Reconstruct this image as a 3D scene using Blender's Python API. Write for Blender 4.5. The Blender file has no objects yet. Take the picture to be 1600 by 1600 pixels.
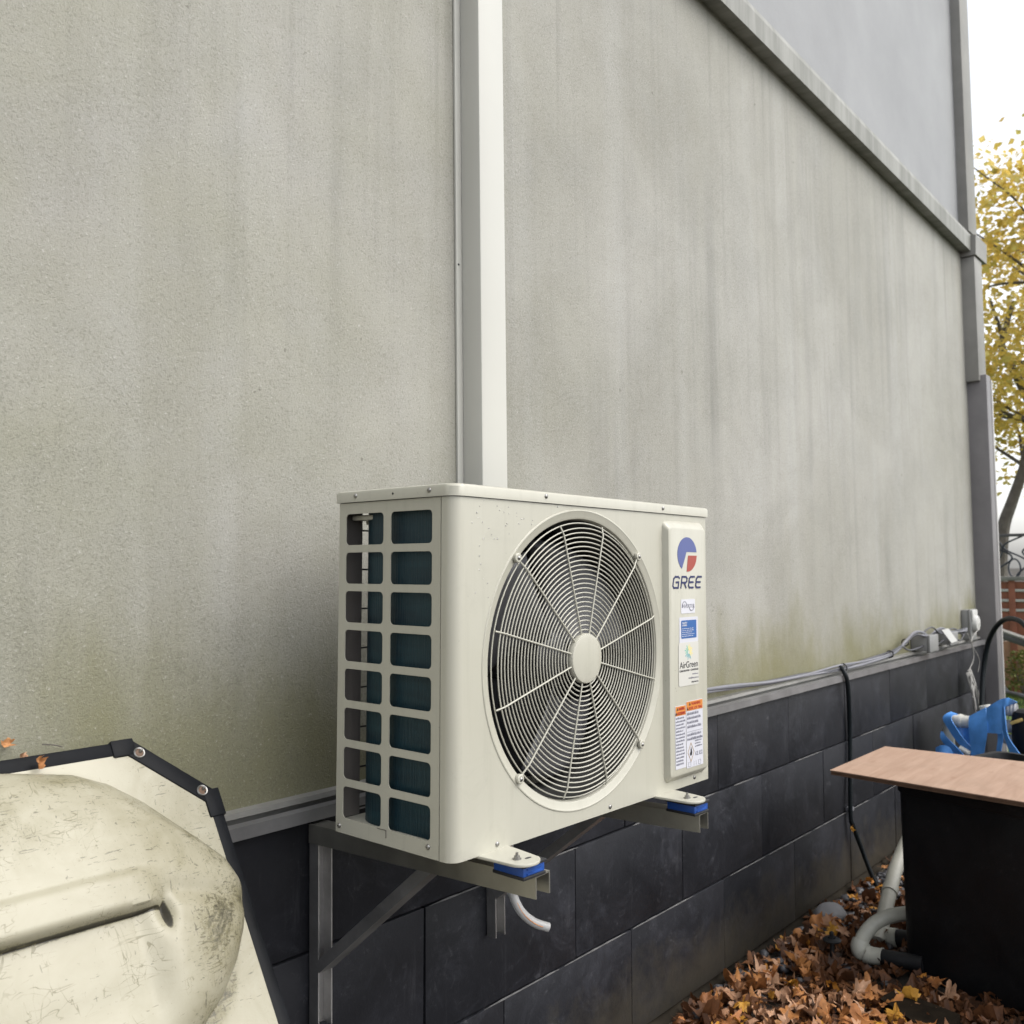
import bpy, bmesh, math, random
from mathutils import Vector, Matrix, Euler, noise as mn
R = math.radians
random.seed(7)
scene = bpy.context.scene
COL = scene.collection

# ------------------------------------------------------------------ camera
CAM_R = Vector((0.652278, -0.757896, -0.011242))
CAM_U = Vector((-0.036925, -0.046587, 0.998232))
CAM_B = Vector((-0.75708, -0.65071, -0.058372))
CAM_P = Vector((-0.97851, -1.21606, -0.12576))
FPX = 1454.12
cam_data = bpy.data.cameras.new("camera")
cam = bpy.data.objects.new("camera", cam_data)
COL.objects.link(cam)
m3 = Matrix((CAM_R, CAM_U, CAM_B)).transposed()
cam.matrix_world = Matrix.Translation(CAM_P) @ m3.to_4x4()
cam_data.sensor_width = 36.0
cam_data.lens = 36.0 * FPX / 1600.0
cam_data.clip_start = 0.05
cam_data.clip_end = 2000.0
cam_data.dof.use_dof = True
cam_data.dof.focus_distance = 1.65
cam_data.dof.aperture_fstop = 8.0
scene.camera = cam

# ------------------------------------------------------------------ sky, sun, exposure
SUN_TO = Vector((0.26, -0.66, 0.85)).normalized()       # towards the bright part of the overcast sky
world = bpy.data.worlds.new("World")
scene.world = world
world.use_nodes = True
wn = world.node_tree
wn.nodes.clear()
w_out = wn.nodes.new("ShaderNodeOutputWorld")
w_bg = wn.nodes.new("ShaderNodeBackground")
w_sky = wn.nodes.new("ShaderNodeTexSky")
w_sky.sky_type = 'NISHITA'
w_sky.sun_disc = False
w_sky.sun_elevation = math.asin(SUN_TO.z)
w_sky.sun_rotation = math.atan2(SUN_TO.x, SUN_TO.y)
w_sky.dust_density = 2.2
w_sky.air_density = 1.0
w_hs = wn.nodes.new("ShaderNodeHueSaturation")
w_hs.inputs['Saturation'].default_value = 0.22
wn.links.new(w_sky.outputs[0], w_hs.inputs['Color'])
wn.links.new(w_hs.outputs[0], w_bg.inputs['Color'])
w_bg.inputs['Strength'].default_value = 0.15
wn.links.new(w_bg.outputs[0], w_out.inputs[0])
sun_data = bpy.data.lights.new("sun", 'SUN')
sun_data.energy = 0.85
sun_data.angle = R(60)
sun_data.color = (1.0, 0.95, 0.86)
sun = bpy.data.objects.new("sun", sun_data)
COL.objects.link(sun)
sun.rotation_euler = SUN_TO.to_track_quat('Z', 'Y').to_euler()
scene.view_settings.view_transform = 'Standard'
scene.view_settings.look = 'None'
scene.view_settings.exposure = 1.14
scene.view_settings.gamma = 1.0
scene.view_settings.use_curve_mapping = False
scene.render.engine = 'CYCLES'
scene.cycles.max_bounces = 8

GZ = -1.36          # ground level; z = 0 is the top of the outdoor unit
WY = 0.20           # face of the stucco wall


def ray(px, py):
    return -CAM_B + ((px - 800.0) * CAM_R - (py - 800.0) * CAM_U) / FPX


def on(px, py, ax, val):
    """survey point: where the sight line meets the plane axis = val"""
    d = ray(px, py)
    return CAM_P + d * ((val - CAM_P[ax]) / d[ax])


def far(px, py, z):
    return CAM_P + ray(px, py) * z


# ------------------------------------------------------------------ helpers
def tag(o, label=None, cat=None, group=None, kind=None):
    if label: o['label'] = label
    if cat: o['category'] = cat
    if group: o['group'] = group
    if kind: o['kind'] = kind
    return o


def empty(name, loc, rot=(0, 0, 0)):
    o = bpy.data.objects.new(name, None)
    o.empty_display_size = 0.05
    o.location = loc
    o.rotation_euler = rot
    COL.objects.link(o)
    return o


class MB:
    def __init__(s):
        s.bm = bmesh.new()

    def box(s, c, size, rot=None, bev=0.0):
        r = bmesh.ops.create_cube(s.bm, size=1.0)
        vs = r['verts']
        for v in vs:
            v.co = Vector((v.co.x * size[0], v.co.y * size[1], v.co.z * size[2]))
        if bev > 0:
            es = list({e for v in vs for e in v.link_edges})
            b = bmesh.ops.bevel(s.bm, geom=es, offset=bev, segments=2, affect='EDGES', profile=0.5)
            vs = list({v for f in b['faces'] for v in f.verts} | {v for v in vs if v.is_valid})
            # gather the whole island
            seen = set(vs); st = list(vs)
            while st:
                v = st.pop()
                for e in v.link_edges:
                    w = e.other_vert(v)
                    if w not in seen:
                        seen.add(w); st.append(w)
            vs = list(seen)
        M = rot.to_matrix() if isinstance(rot, Euler) else rot
        for v in vs:
            if M is not None: v.co = M @ v.co
            v.co += Vector(c)
        return vs

    def bx(s, x0, x1, y0, y1, z0, z1, bev=0.0):
        return s.box(((x0 + x1) / 2, (y0 + y1) / 2, (z0 + z1) / 2), (x1 - x0, y1 - y0, z1 - z0), None, bev)

    def tube(s, pts, r, n=8, caps=True, closed=False):
        pts = [Vector(p) for p in pts]
        rs = r if isinstance(r, (list, tuple)) else [r] * len(pts)
        rings = []
        N = len(pts)
        up = None
        for i, p in enumerate(pts):
            if closed:
                t = pts[(i + 1) % N] - pts[i - 1]
            else:
                t = pts[min(i + 1, N - 1)] - pts[max(i - 1, 0)]
            t.normalize()
            if up is None:
                up = Vector((0, 0, 1)) if abs(t.z) < 0.9 else Vector((1, 0, 0))
            a = t.cross(up)
            if a.length < 1e-5: a = t.cross(Vector((0.3, 1, 0.2)))
            a.normalize()
            b = a.cross(t).normalized()
            up = b
            rings.append([s.bm.verts.new(p + (a * math.cos(k * 2 * math.pi / n) + b * math.sin(k * 2 * math.pi / n)) * rs[i]) for k in range(n)])
        L = N if closed else N - 1
        for i in range(L):
            A, B = rings[i], rings[(i + 1) % N]
            for k in range(n):
                s.bm.faces.new((A[k], A[(k + 1) % n], B[(k + 1) % n], B[k]))
        if caps and not closed:
            s.bm.faces.new(rings[0][::-1]); s.bm.faces.new(rings[-1])

    def lathe(s, prof, c, axis='Z', n=24, cap=True):
        """prof: list of (radius, height)"""
        rings = []
        for r, h in prof:
            ring = []
            for k in range(n):
                a = 2 * math.pi * k / n
                if axis == 'Z': q = Vector((r * math.cos(a), r * math.sin(a), h))
                elif axis == 'Y': q = Vector((r * math.cos(a), h, r * math.sin(a)))
                else: q = Vector((h, r * math.cos(a), r * math.sin(a)))
                ring.append(s.bm.verts.new(q + Vector(c)))
            rings.append(ring)
        for A, B in zip(rings, rings[1:]):
            for k in range(n):
                s.bm.faces.new((A[k], A[(k + 1) % n], B[(k + 1) % n], B[k]))
        if cap:
            s.bm.faces.new(rings[0][::-1]); s.bm.faces.new(rings[-1])

    def prism(s, poly, vec):
        vec = Vector(vec)
        a = [s.bm.verts.new(Vector(p)) for p in poly]
        b = [s.bm.verts.new(Vector(p) + vec) for p in poly]
        n = len(a)
        s.bm.faces.new(a[::-1]); s.bm.faces.new(b)
        for i in range(n):
            s.bm.faces.new((a[i], a[(i + 1) % n], b[(i + 1) % n], b[i]))

    def grid(s, fn, nu, nv):
        vs = [[s.bm.verts.new(fn(i / nu, j / nv)) for j in range(nv + 1)] for i in range(nu + 1)]
        for i in range(nu):
            for j in range(nv):
                s.bm.faces.new((vs[i][j], vs[i + 1][j], vs[i + 1][j + 1], vs[i][j + 1]))
        return vs

    def dome(s, c, r, nrm, h=0.6, n=10):
        nrm = Vector(nrm).normalized()
        q = nrm.to_track_quat('Z', 'Y').to_matrix()
        prof = [(1, -0.2), (1, 0.05), (0.88, 0.45), (0.55, 0.85), (0.12, 1.0)]
        rings = [[s.bm.verts.new(Vector(c) + q @ Vector((r * a * math.cos(2 * math.pi * k / n), r * a * math.sin(2 * math.pi * k / n), r * h * b))) for k in range(n)] for a, b in prof]
        for A, B in zip(rings, rings[1:]):
            for k in range(n):
                s.bm.faces.new((A[k], A[(k + 1) % n], B[(k + 1) % n], B[k]))
        s.bm.faces.new(rings[-1])

    def ribbon(s, pa, pb, th=0.004):
        """a band between two poly-lines, with thickness"""
        pa = [Vector(p) for p in pa]; pb = [Vector(p) for p in pb]
        n = len(pa)
        rows = []
        for i in range(n):
            t = pa[min(i + 1, n - 1)] - pa[max(i - 1, 0)]
            nn = t.cross(pb[i] - pa[i]).normalized() * th
            rows.append([s.bm.verts.new(q) for q in (pa[i], pb[i], pb[i] + nn, pa[i] + nn)])
        for A, B in zip(rows, rows[1:]):
            for k in range(4):
                s.bm.faces.new((A[k], A[(k + 1) % 4], B[(k + 1) % 4], B[k]))
        s.bm.faces.new(rows[0][::-1]); s.bm.faces.new(rows[-1])

    def build(s, name, mat, parent=None, loc=None, smooth=35, recalc=True):
        if recalc: bmesh.ops.recalc_face_normals(s.bm, faces=s.bm.faces)
        me = bpy.data.meshes.new(name)
        s.bm.to_mesh(me); s.bm.free()
        if mat:
            for mm in (mat if isinstance(mat, (list, tuple)) else [mat]): me.materials.append(mm)
        if smooth:
            me.shade_smooth()
            me.set_sharp_from_angle(angle=R(smooth))
        o = bpy.data.objects.new(name, me)
        COL.objects.link(o)
        if parent: o.parent = parent
        if loc: o.location = loc
        return o


def catmull(pts, k=6):
    pts = [Vector(p) for p in pts]
    P = [pts[0] * 2 - pts[1]] + pts + [pts[-1] * 2 - pts[-2]]
    out = []
    for i in range(1, len(P) - 2):
        p0, p1, p2, p3 = P[i - 1:i + 3]
        for j in range(k):
            t = j / k
            out.append(0.5 * ((2 * p1) + (p2 - p0) * t + (2 * p0 - 5 * p1 + 4 * p2 - p3) * t * t + (3 * p1 - p0 - 3 * p2 + p3) * t ** 3))
    out.append(pts[-1])
    return out


def rrect(x0, x1, z0, z1, r, n=4):
    """rounded rectangle outline, 2-D"""
    out = []
    for cx, cz, a0 in ((x1 - r, z1 - r, 0), (x0 + r, z1 - r, 90), (x0 + r, z0 + r, 180), (x1 - r, z0 + r, 270)):
        for k in range(n + 1):
            a = R(a0 + 90 * k / n)
            out.append((cx + r * math.cos(a), cz + r * math.sin(a)))
    return out


def sheet(name, loops, th, M, mat, parent=None, bev=0.0, smooth=35):
    """flat plate of thickness 2*th from 2-D outlines (later ones are holes), placed by matrix M"""
    cu = bpy.data.curves.new(name, 'CURVE')
    cu.dimensions = '2D'; cu.fill_mode = 'BOTH'; cu.extrude = th
    cu.bevel_depth = bev; cu.bevel_resolution = 1
    for lp in loops:
        sp = cu.splines.new('POLY')
        sp.points.add(len(lp) - 1)
        for p, q in zip(sp.points, lp): p.co = (q[0], q[1], 0, 1)
        sp.use_cyclic_u = True
    return curve_mesh(name, cu, M, mat, parent, smooth)


def curve_mesh(name, cu, M, mat, parent, smooth=35):
    tmp = bpy.data.objects.new(name + "_tmp", cu)
    COL.objects.link(tmp)
    bpy.context.view_layer.update()
    me = bpy.data.meshes.new_from_object(tmp.evaluated_get(bpy.context.evaluated_depsgraph_get()))
    bpy.data.objects.remove(tmp); bpy.data.curves.remove(cu)
    me.name = name
    me.transform(M)
    me.materials.clear(); me.materials.append(mat)
    if smooth:
        me.shade_smooth(); me.set_sharp_from_angle(angle=R(smooth))
    o = bpy.data.objects.new(name, me)
    COL.objects.link(o)
    if parent: o.parent = parent
    return o


def text(name, body, size, M, mat, parent=None, width=None, shear=0.0, off=0.0, align='LEFT'):
    cu = bpy.data.curves.new(name, 'FONT')
    cu.body = body; cu.size = size; cu.shear = shear; cu.offset = off; cu.align_x = align
    cu.extrude = 0.00012
    o = curve_mesh(name, cu, Matrix.Identity(4), mat, parent, 0)
    if width:
        xs = [v.co.x for v in o.data.vertices]
        w = max(xs) - min(xs)
        o.data.transform(Matrix.Scale(width / w, 4, (1, 0, 0)))
    o.data.transform(M)
    return o


# ------------------------------------------------------------------ materials
def new_mat(name):
    m = bpy.data.materials.new(name)
    m.use_nodes = True
    nt = m.node_tree
    b = nt.nodes['Principled BSDF']
    return m, nt, b


class NT:
    """small node shorthand"""
    def __init__(s, nt): s.nt = nt
    def n(s, t, **kw):
        nd = s.nt.nodes.new(t)
        for k, v in kw.items(): setattr(nd, k, v)
        return nd
    def l(s, a, b): s.nt.links.new(a, b)
    def obj(s, scale=(1, 1, 1), loc=(0, 0, 0), rot=(0, 0, 0)):
        tc = s.n('ShaderNodeTexCoord'); mp = s.n('ShaderNodeMapping')
        mp.inputs['Scale'].default_value = scale; mp.inputs['Location'].default_value = loc
        mp.inputs['Rotation'].default_value = rot
        s.l(tc.outputs['Object'], mp.inputs['Vector'])
        return mp.outputs[0]
    def noise(s, vec, scale=5, detail=4, rough=0.55, dist=0.0):
        nd = s.n('ShaderNodeTexNoise')
        nd.inputs['Scale'].default_value = scale; nd.inputs['Detail'].default_value = detail
        nd.inputs['Roughness'].default_value = rough; nd.inputs['Distortion'].default_value = dist
        if vec is not None: s.l(vec, nd.inputs['Vector'])
        return nd.outputs['Fac']
    def ramp(s, fac, p0, p1, c0=(0, 0, 0, 1), c1=(1, 1, 1, 1)):
        nd = s.n('ShaderNodeValToRGB')
        nd.color_ramp.elements[0].position = p0; nd.color_ramp.elements[1].position = p1
        nd.color_ramp.elements[0].color = c0; nd.color_ramp.elements[1].color = c1
        s.l(fac, nd.inputs[0])
        return nd.outputs[0]
    def mix(s, fac, a, b, mode='MIX'):
        nd = s.n('ShaderNodeMix', data_type='RGBA', blend_type=mode)
        for sock, v in ((nd.inputs[0], fac), (nd.inputs[6], a), (nd.inputs[7], b)):
            if hasattr(v, 'links'): s.l(v, sock)
            elif isinstance(v, tuple): sock.default_value = v if len(v) == 4 else (*v, 1)
            else: sock.default_value = v
        return nd.outputs[2]
    def math(s, op, a, b=0.0, c=None):
        nd = s.n('ShaderNodeMath', operation=op)
        for i, v in enumerate((a, b) if c is None else (a, b, c)):
            if hasattr(v, 'links'): s.l(v, nd.inputs[i])
            else: nd.inputs[i].default_value = v
        return nd.outputs[0]
    def bump(s, h, strength, dist, bsdf, prev=None):
        nd = s.n('ShaderNodeBump')
        nd.inputs['Strength'].default_value = strength; nd.inputs['Distance'].default_value = dist
        s.l(h, nd.inputs['Height'])
        if prev is not None: s.l(prev, nd.inputs['Normal'])
        s.l(nd.outputs[0], bsdf.inputs['Normal'])
        return nd.outputs[0]


def simple(name, col, rough=0.5, metal=0.0, var=0.12, vscale=6.0, bump=0.0, bscale=60.0, spec=0.5, coat=0.0):
    m, nt, b = new_mat(name)
    N = NT(nt)
    v = N.obj()
    f = N.noise(v, vscale, 5, 0.6)
    f2 = N.ramp(f, 0.3, 0.72)
    dark = tuple(c * (1 - var) for c in col); light = tuple(min(1, c * (1 + var)) for c in col)
    c = N.mix(f2, dark, light)
    N.l(c, b.inputs['Base Color'])
    b.inputs['Metallic'].default_value = metal
    r = N.math('MULTIPLY_ADD', f, 0.16, rough - 0.08)
    N.l(r, b.inputs['Roughness'])
    b.inputs['Specular IOR Level'].default_value = spec
    b.inputs['Coat Weight'].default_value = coat
    if bump: N.bump(N.noise(v, bscale, 3, 0.6), bump, 0.002, b)
    return m


def mat_stucco():
    m, nt, b = new_mat("stucco")
    N = NT(nt)
    v = N.obj()
    sep = N.n('ShaderNodeSeparateXYZ'); N.l(v, sep.inputs[0])
    big = N.noise(v, 0.9, 5, 0.6, 0.6)
    mid = N.noise(v, 5.0, 6, 0.65, 0.4)
    base = N.mix(N.ramp(big, 0.32, 0.68), (0.276, 0.268, 0.234), (0.358, 0.350, 0.322))
    base = N.mix(N.math('MULTIPLY', N.ramp(mid, 0.46, 0.7), 0.45), base, (0.285, 0.283, 0.262))
    # rain streaks, stretched along z
    st = N.noise(N.obj((7.0, 1, 0.28)), 1.6, 7, 0.62, 0.3)
    st2 = N.noise(N.obj((30.0, 1, 1.3)), 1.5, 5, 0.7)
    patch = N.ramp(N.noise(v, 1.3, 3, 0.5), 0.36, 0.62)
    sf = N.math('MULTIPLY', N.ramp(st, 0.50, 0.74), patch)
    base = N.mix(N.math('MULTIPLY', sf, 0.70), base, (0.180, 0.179, 0.168))
    base = N.mix(N.math('MULTIPLY', N.ramp(st2, 0.58, 0.80), N.math('MULTIPLY', patch, 0.42)), base, (0.19, 0.185, 0.175))
    pale = N.noise(N.obj((5.0, 1, 0.22), (3.1, 0, 0.7)), 1.3, 4, 0.5)
    base = N.mix(N.math('MULTIPLY', N.ramp(pale, 0.55, 0.75), 0.45), base, (0.40, 0.398, 0.385))
    runs = N.noise(N.obj((19, 1, 0.32), (0.4, 0, 0)), 1.4, 8, 0.72, 0.15)
    rz = N.n('ShaderNodeMapRange'); N.l(sep.outputs[2], rz.inputs[0])
    rz.inputs[1].default_value = 0.15; rz.inputs[2].default_value = 1.65; rz.inputs[3].default_value = 0.10; rz.inputs[4].default_value = 0.48
    base = N.mix(N.math('MULTIPLY', N.ramp(runs, 0.54, 0.68), rz.outputs[0]), base, (0.175, 0.172, 0.155))
    # algae climbing from the ledge
    hz = N.math('MULTIPLY_ADD', N.noise(N.obj((1.6, 1, 0.7)), 2.3, 6, 0.65), 0.75, -0.93 + 0.62)
    lx = N.n('ShaderNodeMapRange'); N.l(sep.outputs[0], lx.inputs[0])
    lx.inputs[1].default_value = -0.4; lx.inputs[2].default_value = 0.7; lx.inputs[3].default_value = 0.10; lx.inputs[4].default_value = 0.0
    alg = N.math('ADD', N.math('SUBTRACT', hz, sep.outputs[2]), lx.outputs[0])
    algf = N.ramp(alg, 0.33, 0.66)
    algf.node.color_ramp.interpolation = 'EASE'
    base = N.mix(N.math('MULTIPLY', algf, 0.88), base, (0.155, 0.145, 0.06))
    # green tint, stronger to the left, also painting in the wall's light falloff
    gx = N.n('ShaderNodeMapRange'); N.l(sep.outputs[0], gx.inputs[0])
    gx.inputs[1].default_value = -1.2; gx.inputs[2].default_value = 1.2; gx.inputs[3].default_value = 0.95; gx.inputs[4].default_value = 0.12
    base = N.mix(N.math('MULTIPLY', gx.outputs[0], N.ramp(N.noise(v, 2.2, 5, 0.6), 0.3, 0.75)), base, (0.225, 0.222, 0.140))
    # isolated flecks
    sp = N.noise(v, 38, 2, 0.5)
    base = N.mix(N.math('MULTIPLY', N.ramp(sp, 0.76, 0.79), 0.6), base, (0.10, 0.092, 0.07))
    # shade in the sand-finish pits, painted as dark dots, denser inside smudges
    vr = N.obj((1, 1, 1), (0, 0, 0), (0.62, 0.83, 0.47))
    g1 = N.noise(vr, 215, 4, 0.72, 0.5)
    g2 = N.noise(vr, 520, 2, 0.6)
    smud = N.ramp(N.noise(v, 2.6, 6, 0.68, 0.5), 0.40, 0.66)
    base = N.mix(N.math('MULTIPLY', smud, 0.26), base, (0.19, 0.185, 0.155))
    pit_shade = N.math('LESS_THAN', g1, N.math('MULTIPLY_ADD', smud, 0.055, 0.405))
    base = N.mix(N.math('MULTIPLY', pit_shade, 0.33), base, (0.12, 0.115, 0.085))
    grit = N.math('GREATER_THAN', g1, 0.635)
    base = N.mix(N.math('MULTIPLY', grit, 0.35), base, (0.50, 0.49, 0.46))
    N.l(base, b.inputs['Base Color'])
    b.inputs['Roughness'].default_value = 0.62
    b.inputs['Specular IOR Level'].default_value = 0.35
    p = N.bump(N.math('MULTIPLY_ADD', g2, 0.35, g1), 0.8, 0.0022, b)
    N.bump(mid, 0.25, 0.01, b, p)
    return m


def mat_panel():
    m, nt, b = new_mat("foundation_cladding")
    N = NT(nt)
    tc = N.n('ShaderNodeTexCoord')
    oi = N.n('ShaderNodeObjectInfo')
    v = N.n('ShaderNodeVectorMath', operation='ADD')
    N.l(tc.outputs['Object'], v.inputs[0])
    rv = N.n('ShaderNodeVectorMath', operation='SCALE'); rv.inputs[0].default_value = (37, 11, 23)
    N.l(oi.outputs['Random'], rv.inputs['Scale']); N.l(rv.outputs[0], v.inputs[1])
    v = v.outputs[0]
    n1 = N.noise(v, 4.0, 7, 0.65, 0.6)
    base = N.mix(N.ramp(n1, 0.32, 0.70), (0.0055, 0.0060, 0.0080), (0.0145, 0.0152, 0.0195))
    n2 = N.noise(v, 7, 8, 0.78, 0.7)
    base = N.mix(N.math('MULTIPLY', N.ramp(n2, 0.50, 0.74), 0.75), base, (0.036, 0.0375, 0.046))
    n3 = N.noise(v, 26, 8, 0.85, 1.0)
    base = N.mix(N.math('MULTIPLY', N.math('MULTIPLY', N.ramp(n3, 0.56, 0.70), N.ramp(n2, 0.4, 0.6)), 0.7), base, (0.10, 0.10, 0.11))
    dn = N.noise(N.obj((14, 14, 1.2)), 1.8, 6, 0.75)
    base = N.mix(N.math('MULTIPLY', N.ramp(dn, 0.60, 0.78), 0.45), base, (0.06, 0.06, 0.066))
    gp = N.n('ShaderNodeNewGeometry'); sz = N.n('ShaderNodeSeparateXYZ'); N.l(gp.outputs['Position'], sz.inputs[0])
    spl = N.math('SUBTRACT', N.math('MULTIPLY', N.noise(gp.outputs['Position'], 9, 7, 0.75), 0.42), N.math('ADD', sz.outputs[2], 1.36))
    base = N.mix(N.math('MULTIPLY', N.ramp(spl, 0.0, 0.16), 0.75), base, (0.050, 0.043, 0.030))
    N.l(N.mix(N.math('MULTIPLY', oi.outputs['Random'], 0.14), base, (0.028, 0.028, 0.034)), b.inputs['Base Color'])
    b.inputs['Specular IOR Level'].default_value = 0.26
    N.l(N.math('MULTIPLY_ADD', n1, 0.3, 0.42), b.inputs['Roughness'])
    N.bump(N.noise(v, 60, 5, 0.7), 0.25, 0.003, b)
    return m


def mat_leaf(name, cols, trans=0.18):
    m, nt, b = new_mat(name)
    N = NT(nt)
    oi = N.n('ShaderNodeObjectInfo')
    gi = N.n('ShaderNodeNewGeometry')
    r = N.math('FRACT', N.math('ADD', N.math('MULTIPLY', oi.outputs['Random'], 7.3), gi.outputs['Random Per Island']))
    cr = N.n('ShaderNodeValToRGB')
    cr.color_ramp.interpolation = 'LINEAR'
    els = cr.color_ramp.elements
    while len(els) < len(cols): els.new(0.5)
    for i, c in enumerate(cols):
        els[i].position = i / (len(cols) - 1); els[i].color = (*c, 1)
    N.l(r, cr.inputs[0])
    v = N.obj()
    f = N.noise(v, 45, 4, 0.6)
    c = N.mix(N.math('MULTIPLY', N.ramp(f, 0.35, 0.7), 0.5), cr.outputs[0], tuple(x * 0.45 for x in cols[0]))
    N.l(c, b.inputs['Base Color'])
    b.inputs['Roughness'].default_value = 0.55
    b.inputs['Specular IOR Level'].default_value = 0.3
    N.bump(N.noise(v, 120, 3, 0.6), 0.4, 0.002, b)
    tl = N.n('ShaderNodeBsdfTranslucent'); N.l(c, tl.inputs['Color'])
    mx = N.n('ShaderNodeMixShader'); mx.inputs[0].default_value = trans
    N.l(b.outputs[0], mx.inputs[1]); N.l(tl.outputs[0], mx.inputs[2])
    N.l(mx.outputs[0], nt.nodes['Material Output'].inputs['Surface'])
    return m


def mat_hull():
    m, nt, b = new_mat("cream_plastic")
    N = NT(nt)
    v = N.obj()
    at = N.n('ShaderNodeAttribute', attribute_name='dirt_shade')
    d = at.outputs['Fac']
    pv = N.n('ShaderNodeMapRange'); N.l(N.noise(v, 7.5, 5, 0.65, 0.8), pv.inputs[0])
    pv.inputs[1].default_value = 0.36; pv.inputs[2].default_value = 0.62; pv.inputs[3].default_value = 0.45; pv.inputs[4].default_value = 1.12
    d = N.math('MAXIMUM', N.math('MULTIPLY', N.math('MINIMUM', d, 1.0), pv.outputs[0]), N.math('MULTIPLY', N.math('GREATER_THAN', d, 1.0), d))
    base = N.mix(N.ramp(N.noise(v, 4, 5, 0.6), 0.3, 0.7), (0.32, 0.298, 0.224), (0.378, 0.358, 0.282))
    # fine speckle that thickens where grime has gathered
    s1 = N.noise(v, 150, 5, 0.8)
    s2 = N.noise(v, 260, 3, 0.7)
    th = N.math('SUBTRACT', 0.76, N.math('MULTIPLY', d, 0.21))
    sp = N.math('GREATER_THAN', s1, th)
    sp2 = N.math('GREATER_THAN', s2, N.math('SUBTRACT', 0.76, N.math('MULTIPLY', d, 0.215)))
    base = N.mix(N.math('MULTIPLY', sp, 0.62), base, (0.10, 0.09, 0.045))
    base = N.mix(N.math('MULTIPLY', sp2, 0.5), base, (0.09, 0.08, 0.05))
    soft = N.noise(v, 11, 6, 0.7, 1.0)
    base = N.mix(N.math('MULTIPLY', N.math('MULTIPLY', d, N.ramp(soft, 0.22, 0.62)), 0.9), base, (0.165, 0.147, 0.075))
    for sc, rot in (((34, 240, 240), 0.25), ((40, 260, 260), -0.55), ((260, 90, 44), 0.15), ((46, 280, 280), 0.95)):
        mp = N.n('ShaderNodeMapping'); mp.inputs['Rotation'].default_value = (rot * 0.3, rot, rot * 0.2)
        mp.inputs['Scale'].default_value = sc; mp.inputs['Location'].default_value = (rot * 9, rot * 5, rot)
        N.l(v, mp.inputs[0])
        q = N.noise(mp.outputs[0], 1.0, 3, 0.6, 0.4)
        hit = N.math('GREATER_THAN', q, N.math('SUBTRACT', 0.745, N.math('MULTIPLY', d, 0.14)))
        base = N.mix(N.math('MULTIPLY', hit, 0.62), base, (0.065, 0.058, 0.035))
    grime_shade = N.math('MULTIPLY', N.math('SUBTRACT', d, 0.98), N.math('MULTIPLY_ADD', s1, 5.0, 2.5))  # near black: grime plus painted shade at the keel step
    gcl = N.n('ShaderNodeClamp'); N.l(grime_shade, gcl.inputs[0])
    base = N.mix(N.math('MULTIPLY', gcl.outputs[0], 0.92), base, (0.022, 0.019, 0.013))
    # scratches: thin iso-lines of stretched noise
    for sc, off, rot in (((3, 3, 22), 0.1, 0.5), ((20, 4, 5), 1.7, -0.4), ((9, 9, 16), 4.2, 1.1)):
        mp = N.n('ShaderNodeMapping'); mp.inputs['Rotation'].default_value = (0, rot, rot * 0.6)
        mp.inputs['Scale'].default_value = sc; mp.inputs['Location'].default_value = (off, off, off)
        N.l(v, mp.inputs[0])
        q = N.noise(mp.outputs[0], 2.2, 2, 0.4, 1.0)
        line = N.math('LESS_THAN', N.math('ABSOLUTE', N.math('SUBTRACT', q, 0.5)), 0.0045)
        brk = N.ramp(N.noise(v, 16, 3, 0.6), 0.52, 0.60)
        base = N.mix(N.math('MULTIPLY', N.math('MULTIPLY', line, brk), 0.7), base, (0.13, 0.115, 0.06))
    N.l(base, b.inputs['Base Color'])
    b.inputs['Roughness'].default_value = 0.42
    N.bump(N.noise(v, 70, 5, 0.7), 0.22, 0.002, b)
    return m


def mat_ply():
    m, nt, b = new_mat("plywood_face")
    N = NT(nt)
    v = N.obj((1.6, 14, 14))
    g = N.noise(v, 2.2, 7, 0.65, 0.8)
    c = N.mix(N.ramp(g, 0.32, 0.7), (0.30, 0.188, 0.130), (0.40, 0.27, 0.198))
    k = N.noise(N.obj((3, 9, 9)), 3, 3, 0.5)
    c = N.mix(N.math('MULTIPLY', N.ramp(k, 0.66, 0.76), 0.55), c, (0.24, 0.135, 0.085))
    st = N.noise(v if False else N.obj((2.5, 2.5, 2.5)), 2.0, 6, 0.7, 0.6)
    c = N.mix(N.math('MULTIPLY', N.ramp(st, 0.48, 0.72), 0.45), c, (0.24, 0.165, 0.115))
    N.l(c, b.inputs['Base Color']); b.inputs['Roughness'].default_value = 0.6
    N.bump(g, 0.12, 0.002, b)
    return m


def mat_brushed(name, col, rough):
    m, nt, b = new_mat(name)
    N = NT(nt)
    f = N.noise(N.obj((6, 6, 60)), 3, 5, 0.6)
    f2 = N.noise(N.obj(), 9, 5, 0.65)
    c = N.mix(N.ramp(f2, 0.3, 0.75), tuple(x * 0.55 for x in col), col)
    N.l(c, b.inputs['Base Color'])
    b.inputs['Metallic'].default_value = 0.9
    N.l(N.math('MULTIPLY_ADD', f, 0.25, rough - 0.1), b.inputs['Roughness'])
    N.bump(f, 0.06, 0.001, b)
    return m


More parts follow.
